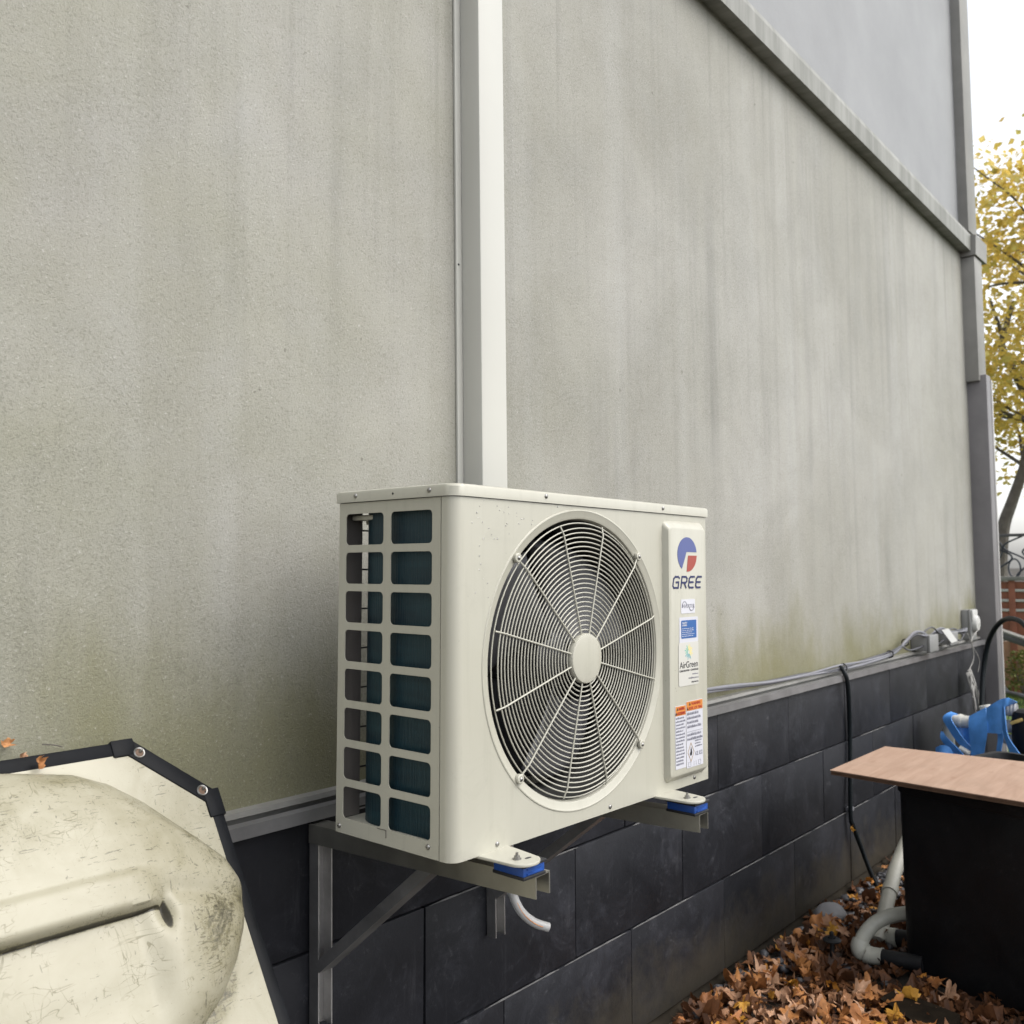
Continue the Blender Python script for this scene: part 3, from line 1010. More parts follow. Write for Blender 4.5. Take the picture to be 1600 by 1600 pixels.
def screw(p, nrm, r=0.0042, parent=ac):
    s = MB()
    s.dome(p, r, nrm, 0.65, 12)
    q = Vector(nrm).to_track_quat('Z', 'Y').to_matrix()
    for an in (0.4, 0.4 + math.pi / 2):
        s.box(Vector(p) + Vector(nrm) * r * 0.6, (r * 1.1, r * 0.22, r * 0.18), q @ Matrix.Rotation(an, 3, 'Z'))
    return s.build("screw", M_SCREW, parent, AO)


for x, z in ((0.211, -0.0075), (0.57, -0.0085)): screw((x, F - 0.003, z), (0, -1, 0))
for x, z in ((0.096, -0.541), (0.392, -0.541), (0.683, -0.538)): screw((x, F, z), (0, -1, 0))
for y, z in ((-0.044, -0.0085), (-0.215, -0.0085)): screw((-0.003, y, z), (-1, 0, 0))
for y, z in ((-0.009, -0.539), (-0.2145, -0.534)): screw((0.0, y, z), (-1, 0, 0))
hl = MB(); hl.lathe([(0.0, -0.0004), (0.0018, -0.0004), (0.0018, 0.0005)], (-0.003, -0.134, -0.0095), 'X', 10, False)
ap(hl, "screw_hole", M_BLACKTXT)

# raised label plate
pl = MB()
def plate_loop(x0, x1, z0, z1, r, y):
    return [pl.bm.verts.new((a, y, b)) for a, b in rrect(x0, x1, z0, z1, r, 6)]
L = [plate_loop(0.570, 0.7235, -0.532, -0.0315, 0.013, F + 0.0005), plate_loop(0.5705, 0.7225, -0.5310, -0.0335, 0.012, F - 0.002),
     plate_loop(0.5735, 0.7140, -0.5215, -0.0445, 0.010, F - 0.0125), plate_loop(0.5770, 0.7110, -0.5185, -0.0475, 0.009, F - 0.0135)]
for A, B in zip(L, L[1:]):
    n = len(A)
    for k in range(n): pl.bm.faces.new((A[k], A[(k + 1) % n], B[(k + 1) % n], B[k]))
pl.bm.faces.new(L[-1])
plate = ap(pl, "label_plate", M_CREAM)
YP = F - 0.0135           # face of the plate
def pm(dy): return front_M(YP - dy)


# round emblem: blue upper sweep and red lower wedge
ex, ez, er, ey = 0.664, -0.0965, 0.0375, 0.0345
def ell(a): return (ex + er * math.cos(R(a)), ez + ey * math.sin(R(a)))
blue = [ell(a) for a in range(8, 236, 6)] + [ell(236)] + [(0.657, -0.1005), (0.6605, -0.0925), (0.665, -0.0915)]
sheet("emblem_blue", [blue], 0.0002, pm(0.0003), M_BLUE, plate, smooth=0)
red = [(0.668, -0.0985), (0.702, -0.0985)] + [ell(a) for a in range(-6, -92, -6)] + [(0.6615, -0.1310), (0.6655, -0.108)]
sheet("emblem_red", [red], 0.0002, pm(0.0003), M_RED, plate, smooth=0)


def strokes(name, polys, wd, y, mat, parent):
    s = MB()
    for q in polys:
        for (ax, az), (bx, bz) in zip(q, q[1:]):
            d = Vector((bx - ax, bz - az)); ln = d.length
            d.normalize(); nrm = Vector((-d.y, d.x)) * wd / 2
            e = d * wd * 0.42
            P = [(ax - e.x + nrm.x, az - e.y + nrm.y), (bx + e.x + nrm.x, bz + e.y + nrm.y), (bx + e.x - nrm.x, bz + e.y - nrm.y), (ax - e.x - nrm.x, az - e.y - nrm.y)]
            s.prism([(u, y, v) for u, v in P], (0, -0.0003, 0))
            y -= 0.00002
    return s.build(name, mat, parent, None, 0)


def italic(pts, ox, oz, wx, hz, sl=0.22):
    return [(ox + u * wx + sl * v * hz, oz + v * hz) for u, v in pts]
G = [(1, .88), (.8, 1), (.25, 1), (.02, .8), (0, .2), (.18, 0), (.95, 0), (.95, .5), (.5, .5)]
Rr = [(0, 0), (0, 1), (.75, 1), (.98, .85), (.98, .6), (.8, .46), (.1, .46), (.5, .46), (.95, 0)]
Ee = [(1, 1), (.25, 1), (.02, .82), (0, .18), (.2, 0), (.95, 0)]
E2 = [(.05, .5), (.85, .5)]
lw, lh_ = 0.0215, 0.0215
pol = [italic(G, 0.6075, -0.1625, lw, lh_), italic(Rr, 0.6385, -0.1625, lw * .95, lh_), italic(Ee, 0.667, -0.1625, lw * .9, lh_), italic(E2, 0.667, -0.1625, lw * .9, lh_),
       italic(Ee, 0.695, -0.1625, lw * .9, lh_), italic(E2, 0.695, -0.1625, lw * .9, lh_)]
strokes("brand_lettering", pol, 0.0038, YP - 0.0002, M_NAVY, plate)


def sticker(name, x0, x1, z0, z1, mat, r=0.002, dy=0.0004):
    return sheet(name, [rrect(x0, x1, z0, z1, r, 3)], 0.0002, pm(dy), mat, plate, smooth=0)


def dashes(name, x0, x1, zs, h, mat, y, rg, fill=1.0):
    s = MB()
    for z in zs:
        x = x0; end = x0 + (x1 - x0) * (fill if fill < 1 else rg.uniform(0.72, 1.0))
        while x < end - 0.001:
            wl = rg.uniform(0.0022, 0.0075)
            xe = min(x + wl, end)
            q = x
            while q < xe:
                hh = h * rg.choice((1, 1, 1.25, 0.8))
                s.prism([(q, y, z), (q + 0.00085, y, z), (q + 0.00085, y, z + hh), (q, y, z + hh)], (0, -0.0001, 0))
                q += 0.00125
            x = xe + 0.0013
    return s


# inverter badge
s1 = sticker("inverter_badge", 0.638, 0.692, -0.2135, -0.1855, M_WHITE)
text("badge_lettering", "INVERTER", 0.0105, pm(0.0008) @ Matrix.Translation((0.6405, -0.2025, 0)), M_GREYTXT, plate, 0.049)
strokes("badge_arcs", [[(0.651 + 0.0085 * math.cos(R(a)), -0.1985 + 0.0085 * math.sin(R(a))) for a in range(0, 200, 18)],
                       [(0.678 + 0.0085 * math.cos(R(a)), -0.2015 + 0.0065 * math.sin(R(a))) for a in range(180, 380, 18)]], 0.0013, YP - 0.0007, M_GREYTXT, plate)
# blue notice
sticker("blue_notice_backing", 0.6305, 0.703, -0.271, -0.221, M_LABEL)
sticker("blue_notice", 0.6375, 0.696, -0.2625, -0.227, M_BLUELAB, 0.002, 0.0009)
rg = random.Random(11)
d = dashes("x", 0.640, 0.693, [-0.2440 - 0.0037 * k for k in range(5)], 0.0013, M_WHITE, YP - 0.0012, rg)
d.build("notice_print", M_WHITE, plate, None, 0)
d = dashes("x", 0.641, 0.660, [-0.2335, -0.2385], 0.003, M_WHITE, YP - 0.0012, rg, 0.98)
d.build("notice_heading", M_WHITE, plate, None, 0)
# installer sticker
sticker("installer_sticker", 0.6265, 0.7035, -0.3555, -0.2705, M_STICK, 0.004, 0.0007)
bx_, bz_ = 0.665, -0.290
for k in range(16):
    a = R(k * 22.5 + 8)
    rays = MB()
    c, s_ = math.cos(a), math.sin(a)
    P0 = Vector((bx_ + 0.004 * c, bz_ + 0.004 * s_)); P1 = Vector((bx_ + (0.0155 if k % 2 else 0.0125) * c, bz_ + (0.0155 if k % 2 else 0.0125) * s_))
    nn = Vector((-s_, c)) * 0.0009
    rays.prism([(q.x, YP - 0.001, q.y) for q in (P0 - nn * .6, P1 - nn, P1 + nn, P0 + nn * .6)], (0, -0.0001, 0))
    deg = (k * 22.5 + 8) % 360
    rays.build("burst_ray", M_YELLOW if deg < 120 or deg > 320 else (M_GREENINK if deg < 200 else M_TEAL), plate, None, 0)
text("installer_name", "AirGreen", 0.018, pm(0.0011) @ Matrix.Translation((0.6300, -0.3205, 0)), M_BLACKTXT, plate, 0.070, 0, 0.0001)
text("installer_trade", "CLIMATISATION + CHAUFFAGE", 0.005, pm(0.0011) @ Matrix.Translation((0.6285, -0.3275, 0)), M_BLACKTXT, plate, 0.073, 0, 0.0001)
text("installer_mail", "info@airgreen.ca", 0.005, pm(0.0011) @ Matrix.Translation((0.6635, -0.3430, 0)), M_GREYTXT, plate, 0.038)
text("installer_web", "airgreen.ca", 0.0052, pm(0.0011) @ Matrix.Translation((0.6745, -0.3510, 0)), M_BLACKTXT, plate, 0.027, 0, 0.0001)
d = dashes("x", 0.678, 0.701, [-0.3355], 0.0022, M_GREYTXT, YP - 0.0010, rg, 0.98)
d.build("installer_phone", M_GREYTXT, plate, None, 0)
# two warning labels
for nm, xa, xb, zt, zb, hd in (("warning_label", 0.612, 0.6515, -0.392, -0.513, ("WARNING", "AVERTISSEMENT")), ("warning_label", 0.6535, 0.718, -0.3865, -0.5165, ("WARNING", "RISK OF FIRE"))):
    sheet(nm, [rrect(xa, xb, zb, zt, 0.0015, 3)], 0.0002, pm(0.0005), M_LABEL, plate, smooth=0)
    sheet("warning_header", [rrect(xa + 0.001, xb - 0.001, zt - 0.019, zt - 0.001, 0.0006, 2)], 0.0002, pm(0.0009), M_ORANGE, plate, smooth=0)
    wl = xb - xa
    text("warning_word", hd[0], 0.0075, pm(0.0013) @ Matrix.Translation((xa + wl * 0.30, zt - 0.0085, 0)), M_REDTXT, plate, wl * 0.55, 0, 0.0001)
    text("warning_word", hd[1], 0.0075, pm(0.0013) @ Matrix.Translation((xa + wl * 0.14, zt - 0.0172, 0)), M_REDTXT, plate, wl * 0.80, 0, 0.0001)
    tr = MB()
    for tx, tz in ((xa + wl * 0.2, zt - 0.0085), (xa + wl * 0.07, zt - 0.0172)):
        tr.prism([(tx - 0.0032, YP - 0.0013, tz), (tx + 0.0032, YP - 0.0013, tz), (tx, YP - 0.0013, tz + 0.006)], (0, -0.0001, 0))
    tr.build("warning_triangle", M_BLACKTXT, plate, None, 0)
    if wl < 0.05:
        zs = [zt - 0.0255 - 0.0063 * k for k in range(15)]
        d = dashes("x", xa + 0.002, xb - 0.002, zs, 0.0030, M_GREYTXT, YP - 0.0008, rg)
    else:
        zs = [zt - 0.0275 - 0.0085 * k for k in range(4)] + [zt - 0.0685 - 0.0085 * k for k in range(2)]
        d = dashes("x", xa + 0.003, xb - 0.003, zs, 0.0045, M_GREYTXT, YP - 0.0008, rg)
        d.bx(xa + 0.003, xb - 0.003, YP - 0.001, YP - 0.0008, zt - 0.0605, zt - 0.0598)
    d.build("warning_print", M_GREYTXT, plate, None, 0)
dm = MB()
dc = Vector((0.6700, -0.4870))
for k in range(4):
    a, b = R(90 * k), R(90 * k + 90)
    q = [(0.0125 * math.cos(a), 0.0195 * math.sin(a)), (0.0125 * math.cos(b), 0.0195 * math.sin(b)), (0.0108 * math.cos(b), 0.0170 * math.sin(b)), (0.0108 * math.cos(a), 0.0170 * math.sin(a))]
    dm.prism([(dc.x + u, YP - 0.0008, dc.y + v) for u, v in q], (0, -0.0002, 0))
dm.build("flammable_diamond", simple("ochre_ink", (0.30, 0.19, 0.07), 0.5), plate, None, 0)
fl = [(0, .011), (.0032, .004), (.0045, -.001), (.003, -.0065), (-.003, -.0065), (-.0045, -.002), (-.002, .001), (-.0015, .005)]
sheet("flame_symbol", [[(dc.x + u, dc.y + v) for u, v in fl]], 0.0001, pm(0.0009), M_BLACKTXT, plate, smooth=0)
text("refrigerant_code", "A2L R32", 0.012, pm(0.0009) @ Matrix.Translation((0.686, -0.496, 0)), M_GREYTXT, plate, 0.029)
d = dashes("x", 0.686, 0.715, [-0.468, -0.4735, -0.479], 0.0026, M_GREYTXT, YP - 0.0008, rg)
d.build("warning_print", M_GREYTXT, plate, None, 0)
sy = MB()
for xx in (0.660, 0.681, 0.699):
    for (a, b, c, e) in ((0, 0.009, 0, 0.0006), (0, 0.009, 0.0084, 0.009), (0, 0.0006, 0, 0.009), (0.0084, 0.009, 0, 0.009)):
        if xx == 0.681 and a == 0 and b > 0.008: continue
        sy.bx(xx + a, xx + b, YP - 0.001, YP - 0.0008, -0.5145 + c, -0.5145 + e)
sy.build("manual_symbol", M_GREYTXT, plate, None, 0)

# print was measured on the panel plane; bring it onto the raised face
PT = Matrix.Translation((-0.0139, 0, -0.0018)) @ Matrix.Diagonal((0.9858, 1, 0.9858, 1))
for ch in plate.children: ch.data.transform(PT)

# mounting feet (front tabs)
ft_x = (0.076, 0.560)
for fx in ft_x:
    out2 = [(-0.022, -0.250), (-0.019, -0.285), (-0.017, -0.325)] + [(0.010 - 0.027 * math.cos(R(a)), -0.325 - 0.022 * math.sin(R(a))) for a in range(15, 170, 18)] + [(0.038, -0.318), (0.043, -0.288), (0.048, -0.250)]
    foot = sheet("mounting_foot", [[(fx + u, v) for u, v in out2]], 0.0011, Matrix.Translation((0, 0, -0.5515 + AH)), M_CREAM, ac, 0.0012)
    bo = MB()
    bo.lathe([(0.0065, 0.0), (0.0065, 0.0025), (0.0, 0.0025)], (fx + 0.004, -0.318, -0.5503 + AH), 'Z', 16, False)
    bo.lathe([(0.0045, 0.002), (0.0045, 0.0065), (0.0, 0.0065)], (fx + 0.004, -0.318, -0.5503 + AH), 'Z', 6, False)
    bo.lathe([(0.0022, 0.006), (0.0022, 0.011), (0.0, 0.011)], (fx + 0.004, -0.318, -0.5503 + AH), 'Z', 10, False)
    bo.build("foot_bolt", M_SCREW, ac)
    sl = MB()
    sl.prism([(fx + 0.020 + 0.007 * math.cos(R(a)), -0.326 + 0.003 * math.sin(R(a)), -0.5498 + AH + 0.0005) for a in range(0, 360, 30)], (0, 0, 0.0002))
    sl.build("foot_slot", M_BLACKTXT, ac, None, 0)

# ------------------------------------------------------------------ rubber pads
ZA = -0.5795        # top of the bracket arms
for i, (fx, lab) in enumerate(((0.077, "blue and black rubber pad under the near front foot of the outdoor unit"), (0.567, "blue and black rubber pad under the far front foot of the outdoor unit"))):
    dz = -0.0005 - 0.0095 * (fx > 0.3)
    pe = empty("rubber_pad", (fx + 0.016, -0.301, ZA + dz))
    tag(pe, lab, "rubber pad", "pads under the outdoor unit")
    Mz = Matrix.Rotation(R(-2), 3, 'Z')
    pb = MB(); pb.box((0, 0, 0.0115), (0.047, 0.060, 0.0135), Mz, 0.0015)
    for k in (-1, 1): pb.box((0.0, -0.0301, 0.0115 + 0.0035 * k), (0.034, 0.003, 0.002), Mz)
    pb.build("pad_core", M_PADBLUE, pe)
    pb = MB(); pb.box((0, 0, 0.0027), (0.049, 0.063, 0.005), Mz, 0.001)
    pb.build("pad_base", M_RUBBER, pe)
    pb = MB(); pb.box((0, 0, 0.0205), (0.051, 0.066, 0.0045), Mz, 0.001)
    pb.build("pad_top", M_RUBBER, pe)


# ------------------------------------------------------------------ wall brackets
def channel(mb, p0, p1, wdir, hdir, wd, hd, t):
    """U channel from p0 to p1: web on the p line, flanges along hdir"""
    p0, p1 = Vector(p0), Vector(p1); wv = Vector(wdir).normalized(); hv = Vector(hdir).normalized()
    pr = [(-wd / 2, 0), (wd / 2, 0), (wd / 2, hd), (wd / 2 - t, hd), (wd / 2 - t, t), (-wd / 2 + t, t), (-wd / 2 + t, hd), (-wd / 2, hd)]
    a = [mb.bm.verts.new(p0 + wv * u + hv * v) for u, v in pr]
    b = [mb.bm.verts.new(p1 + wv * u + hv * v) for u, v in pr]
    n = len(pr)
    for i in range(n): mb.bm.faces.new((a[i], a[(i + 1) % n], b[(i + 1) % n], b[i]))
    for L in (a, b):
        for q in ((0, 1, 4, 5), (1, 2, 3, 4), (0, 5, 6, 7)): mb.bm.faces.new([L[k] for k in q])


for xw, xf, dz, zb, brp, lab in ((0.079, 0.113, 0.0, -0.93, ((488, 1513), (708, 1372)), "steel wall bracket with diagonal brace at the open end of the outdoor unit"),
                            (0.545, 0.592, -0.0095, -0.915, None, "steel wall bracket just left of the drain hose under the outdoor unit")):
    yb = PY - 0.006
    br = empty("wall_bracket", (xw, yb, zb))
    tag(br, lab, "bracket", "wall brackets under the outdoor unit")
    o0 = Vector((-xw, -yb, -zb))
    zt = ZA + dz
    w = MB(); channel(w, (xw, yb, zb), (xw, yb, zt - 0.0335), (1, 0, 0), (0, -1, 0), 0.031, 0.025, 0.0025)
    w.build("leg", M_STEEL, br, o0, 20)
    w = MB(); channel(w, (xw, yb, zt), (xf, -0.330, zt), (1, 0.05, 0), (0, 0, -1), 0.036, 0.033, 0.0025)
    w.build("arm", M_ARM, br, o0, 20)
    p0 = Vector((xw, yb - 0.028, -0.832)); p1 = Vector((xw + (xf - xw) * 0.6, -0.150, zt - 0.012))
    dd = (p1 - p0).normalized()
    hv = Vector((1, 0, 0)).cross(dd)
    if hv.z < 0: hv = -hv
    w = MB(); channel(w, p0, p1, (1, 0, 0), hv, 0.032, 0.019, 0.0025)
    w.build("brace", M_STEEL, br, o0, 20)

# ------------------------------------------------------------------ drain hose
pts = [on(795, 1340, 1, -0.06), on(797, 1375, 1, -0.07), on(803, 1402, 1, -0.085), on(815, 1425, 1, -0.10), on(834, 1441, 1, -0.115), on(857, 1449, 1, -0.13)]
pts[0].z = -0.556
cpts = catmull(pts, 6)
w = MB(); w.tube(cpts, 0.0082, 14)
o = w.build("drain_hose", M_CLEAR)
tag(o, "short clear drain hose hanging below the outdoor unit", "drain hose")
w = MB()
w.tube([p + Vector((-0.0035, -0.0078, -0.0005)) for p in cpts[3:-3]], 0.0008, 5)
w.build("red_stripe", M_ORANGE, o)

# ================================================================== PLASTIC HULL (left)
HP0 = Vector((0, 0.15, -0.39))
HE = Vector((0, -0.5477, -0.8366)).normalized()
HN = Vector((0, HE.z, -HE.y))
def hp(x, t, h=0.0): return HP0 + Vector((x, 0, 0)) + HE * t + HN * h
hull = empty("plastic_hull", hp(-0.7, 1.14))
tag(hull, "weathered cream moulded plastic hull with black edging, leaning on the wall", "plastic hull")
HO = -hull.location
TOPT = [(-1.7, 0.008), (-0.60, 0.008), (-0.52, 0.012), (-0.466, 0.019), (-0.385, 0.036), (-0.344, 0.057), (-0.306, 0.090), (-0.276, 0.122), (-0.240, 0.160), (-0.212, 0.195), (-0.197, 0.225), (-0.1905, 0.258), (0, 0.258)]
BOTT = [(-1.7, 0.49), (-0.60, 0.48), (-0.45, 0.462), (-0.36, 0.438), (-0.30, 0.408), (-0.262, 0.382), (-0.232, 0.350), (-0.212, 0.318), (-0.198, 0.286), (-0.1905, 0.258), (0, 0.258)]
def tab(T, x):
    for (a, wa), (b, wb) in zip(T, T[1:]):
        if x <= b: return wa + (wb - wa) * (x - a) / (b - a)
    return T[-1][1]
def wx(x): return max(0.0, (tab(BOTT, x) - tab(TOPT, x)) / 2)
def tcx(x): return (tab(BOTT, x) + tab(TOPT, x)) / 2
def sst(a, b, v):
    t = min(1, max(0, (v - a) / (b - a))); return t * t * (3 - 2 * t)
def hull_h(x, t):
    w_ = wx(x)
    if w_ <= 1e-4: return 0.0
    q = abs(t - tcx(x)) / w_
    if q >= 1: return 0.0
    hm = 0.088 * min(1.0, w_ / 0.21) ** 0.5
    h = hm * (1 - q ** 2.6) ** 0.5
    inside = sst(-0.325, -0.375, x)
    tr = 0.236 + 0.012 * math.sin(x * 3)
    # raised keel band then a step down
    band = sst(tr - 0.024, tr - 0.010, t) * (1 - sst(tr + 0.022, tr + 0.030, t))
    low = sst(tr + 0.020, tr + 0.030, t) * (1 - sst(0.34, 0.44, t))
    h += inside * (0.006 * band - 0.020 * low) * min(1, h / 0.04)
    # dent at the end of the keel and a crease running to the tip
    dent = math.exp(-((x + 0.335) / 0.010) ** 2 - ((t - 0.262) / 0.022) ** 2)
    h -= 0.017 * dent
    cr = math.exp(-((t - (0.238 + 0.25 * (x + 0.33))) / 0.016) ** 2) * sst(-0.34, -0.31, x)
    h -= 0.007 * cr
    rid = math.exp(-((t - (0.10 + 0.75 * (x + 0.36))) / 0.008) ** 2) * sst(-0.37, -0.33, x)
    h += 0.0022 * rid
    h += 0.0018 * mn.noise(Vector((x * 9, t * 9, 2)))
    return h
hb = MB()
NX, NTT = 330, 200
xs = [-1.55 + (1.55 - 0.171) * (1 - (1 - i / NX) ** 1.7) for i in range(NX + 1)]
ts = [0.0 + 0.56 * j / NTT for j in range(NTT + 1)] + [0.7, 0.9, 1.15]
dl = hb.bm.verts.layers.float.new('dirt_shade')
gridv = []
for x in xs:
    col = []
    for t in ts:
        tmin = max(0.0, x + 0.288)      # chamfered corner
        tt = max(t, min(tmin, 0.14)) if t < 0.2 else t
        h = hull_h(x, tt)
        v = hb.bm.verts.new(hp(x, tt, h))
        tip = sst(-0.37, -0.25, x) * 0.85 * sst(0.008, 0.03, h + 0.02)
        step = math.exp(-((tt - 0.2655 - 0.012 * math.sin(x * 3)) / 0.0052) ** 2) * sst(-0.33, -0.345, x) * 1.15  # shade under the keel step painted in, along with grime
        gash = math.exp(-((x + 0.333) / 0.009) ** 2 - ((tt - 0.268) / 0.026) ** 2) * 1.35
        seam = math.exp(-((abs(tt - tcx(x)) - wx(x)) / 0.010) ** 2) * 0.75 * (1 - sst(-0.36, -0.27, x) * 0.8) if wx(x) > 0.003 else 0
        crs = math.exp(-((tt - (0.240 + 0.25 * (x + 0.33))) / 0.008) ** 2) * sst(-0.33, -0.30, x) * 0.35
        ups = 0.62 * sst(0.0, 0.05, h) * (1 - sst(0.2, 0.26, tt))
        n1 = 0.5 + 0.8 * mn.noise(Vector((x * 7, tt * 7, 5)))
        flange = 0.0
        fin = 0.9 * math.exp(-((tt - tab(BOTT, x) - 0.016) / 0.016) ** 2) * sst(-0.42, -0.30, x) * (1 - sst(-0.235, -0.205, x)) if tt > tab(BOTT, x) else 0
        soft_ = flange + fin + max(0, n1) * ups * (1 - sst(-0.36, -0.28, x)) + tip * (0.8 + 0.4 * n1) + seam + crs + 0.30 * sst(0.01, 0.05, h) * (0.7 + 0.6 * n1)
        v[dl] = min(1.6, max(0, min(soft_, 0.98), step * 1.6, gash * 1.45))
        col.append(v)
    gridv.append(col)
for i in range(NX):
    for j in range(len(ts) - 1):
        hb.bm.faces.new((gridv[i][j], gridv[i + 1][j], gridv[i + 1][j + 1], gridv[i][j + 1]))
bmesh.ops.remove_doubles(hb.bm, verts=hb.bm.verts, dist=1e-6)
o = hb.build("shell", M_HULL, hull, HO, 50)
sm = o.modifiers.new("thick", 'SOLIDIFY'); sm.thickness = 0.004; sm.offset = -1


def bar(mb, a, b, wd, th, n=HN, bev=0.003):
    a, b = Vector(a), Vector(b)
    d = (b - a); L = d.length; d.normalize()
    s_ = d.cross(n).normalized()
    M = Matrix((d, s_, n)).transposed()
    mb.box((a + b) / 2, (L, wd, th), M, bev)
w = MB(); bar(w, hp(-1.6, 0.003), hp(-0.292, 0.003), 0.022, 0.010)
w.build("edge_trim", M_TRIM, hull, HO)
w = MB(); bar(w, hp(-0.1765, 0.125), hp(-0.1735, 1.16), 0.020, 0.010)
w.build("edge_trim", M_TRIM, hull, HO)
w = MB()
bar(w, hp(-0.286, 0.001), hp(-0.176, 0.107), 0.025, 0.013, HN, 0.0022)
bar(w, hp(-0.310, 0.003), hp(-0.275, 0.003), 0.027, 0.0145, HN, 0.0022)
bar(w, hp(-0.177, 0.092), hp(-0.177, 0.136), 0.027, 0.0145, HN, 0.0022)
w.build("corner_cap", M_TRIM, hull, HO)
for (x, t) in ((-0.2715, 0.0155), (-0.1915, 0.0925)):
    rv = MB()
    q = HN.to_track_quat('Z', 'Y').to_matrix()
    for prof_, in (([(0.0088, 0.005), (0.0088, 0.0080), (0.0080, 0.0088), (0.0064, 0.0082), (0.0062, 0.0065)],),):
        rings = [[rv.bm.verts.new(hp(x, t) + q @ Vector((r * math.cos(2 * math.pi * k / 20), r * math.sin(2 * math.pi * k / 20), h))) for k in range(20)] for r, h in prof_]
        for A, B in zip(rings, rings[1:]):
            for k in range(20): rv.bm.faces.new((A[k], A[(k + 1) % 20], B[(k + 1) % 20], B[k]))
    gm = rv.build("grommet", M_SCREW, hull, HO)
    st = MB(); st.dome(hp(x + 0.002, t - 0.002, 0.0068), 0.0028, HN + Vector((0.3, 0, 0.4)), 2.2, 8)
    st.build("stud", M_SCREW, gm)
    st = MB(); st.prism([hp(x, t, 0.0069) + q @ Vector((0.0063 * math.cos(R(18 * k)), 0.0063 * math.sin(R(18 * k)), 0)) for k in range(20)], HN * 0.0003)
    st.build("eyelet_core", simple("rusty_core", (0.10, 0.055, 0.03), 0.6), gm, None, 0)

# ================================================================== LEAVES
def leaf_mesh(name, seed, size, mat):
    r = random.Random(seed)
    tips = [(0, 1.0), (10, .80), (20, .74), (29, .60), (38, .74), (50, .97), (60, .78), (70, .70), (80, .54), (92, .64), (106, .78), (120, .52), (140, .40), (162, .30), (177, .14)]
    pts = []
    for k in range(len(tips)):
        a, d_ = tips[k]; pts.append((a, d_ * r.uniform(.62, 1.12)))
    full = [(90 + a, d_) for a, d_ in pts] + [(90 - a, d_ * r.uniform(.62, 1.12)) for a, d_ in pts[::-1][:-1]]
    mid = []
    for i, (a, d_) in enumerate(full):
        mid.append((a + r.uniform(-4, 4), d_))
    bm = bmesh.new()
    curl = r.choice((-1, 1, 1)) * r.uniform(0.8, 3.4); tw = r.uniform(-1.6, 1.6); fold = r.uniform(-0.8, 1.0); ph = r.uniform(0, 6)
    axa = r.uniform(0, 3.14)
    def place(u, v):
        # roll the blade about an axis in its plane, then fold along the midrib and ripple it
        a = u * math.cos(axa) + v * math.sin(axa); c_ = -u * math.sin(axa) + v * math.cos(axa)
        k = curl * 0.85
        if abs(k) > 0.05:
            a2 = math.sin(a * k) / k; z = (1 - math.cos(a * k)) / k
        else: a2, z = a, 0
        x = a2 * math.cos(axa) - c_ * math.sin(axa); y = a2 * math.sin(axa) + c_ * math.cos(axa)
        z += fold * abs(u) * 0.45 + tw * 0.3 * u * v + 0.11 * math.sin(8 * u + ph) + 0.10 * math.sin(7 * v + ph * 2)
        return Vector((x, y, z)) * size
    ctr = bm.verts.new(place(0, 0.05))
    inner = [bm.verts.new(place(0.5 * d_ * math.cos(R(a)), 0.5 * d_ * math.sin(R(a)))) for a, d_ in mid]
    outer = [bm.verts.new(place(d_ * math.cos(R(a)), d_ * math.sin(R(a)))) for a, d_ in mid]
    n = len(mid)
    for k in range(n):
        bm.faces.new((ctr, inner[k], inner[(k + 1) % n]))
        bm.faces.new((inner[k], outer[k], outer[(k + 1) % n], inner[(k + 1) % n]))
    s0 = bm.verts.new(place(-0.012, -0.1)); s1 = bm.verts.new(place(0.012, -0.1)); s2 = bm.verts.new(place(0.05, -0.75))
    bm.faces.new((s0, s1, s2))
    me = bpy.data.meshes.new(name); bm.to_mesh(me); bm.free()
    me.materials.append(mat); me.shade_smooth(); me.set_sharp_from_angle(angle=R(50))
    return me


KINDS = (("brown", M_LEAFB, "crumpled brown fallen leaf lying in the leaf litter below the wall", "brown leaves in the litter"),
         ("golden", M_LEAFG, "golden yellow fallen leaf lying in the leaf litter below the wall", "golden leaves in the litter"),
         ("tan", M_LEAFT, "pale pinkish tan fallen leaf lying in the leaf litter below the wall", "tan leaves in the litter"))
LM = {k[0]: [leaf_mesh("leaf", 100 + i + 50 * j, 0.056, k[1]) for i in range(16)] for j, k in enumerate(KINDS)}
rl = random.Random(21)


def litter_h(x, y):
    d = max(0, min(1, (WY - 0.05 - y) / 0.35))
    return 0.010 + 0.036 * d * (0.6 + 0.6 * mn.noise(Vector((x * 2.5, y * 2.5, 0)))) 


def in_view(x, y):
    q = Vector((x, y, GZ + 0.03)) - CAM_P
    z = q.dot(-CAM_B)
    px = 800 + FPX * q.dot(CAM_R) / z; py = 800 - FPX * q.dot(CAM_U) / z
    return 1000 < px < 1480 and py < 1660


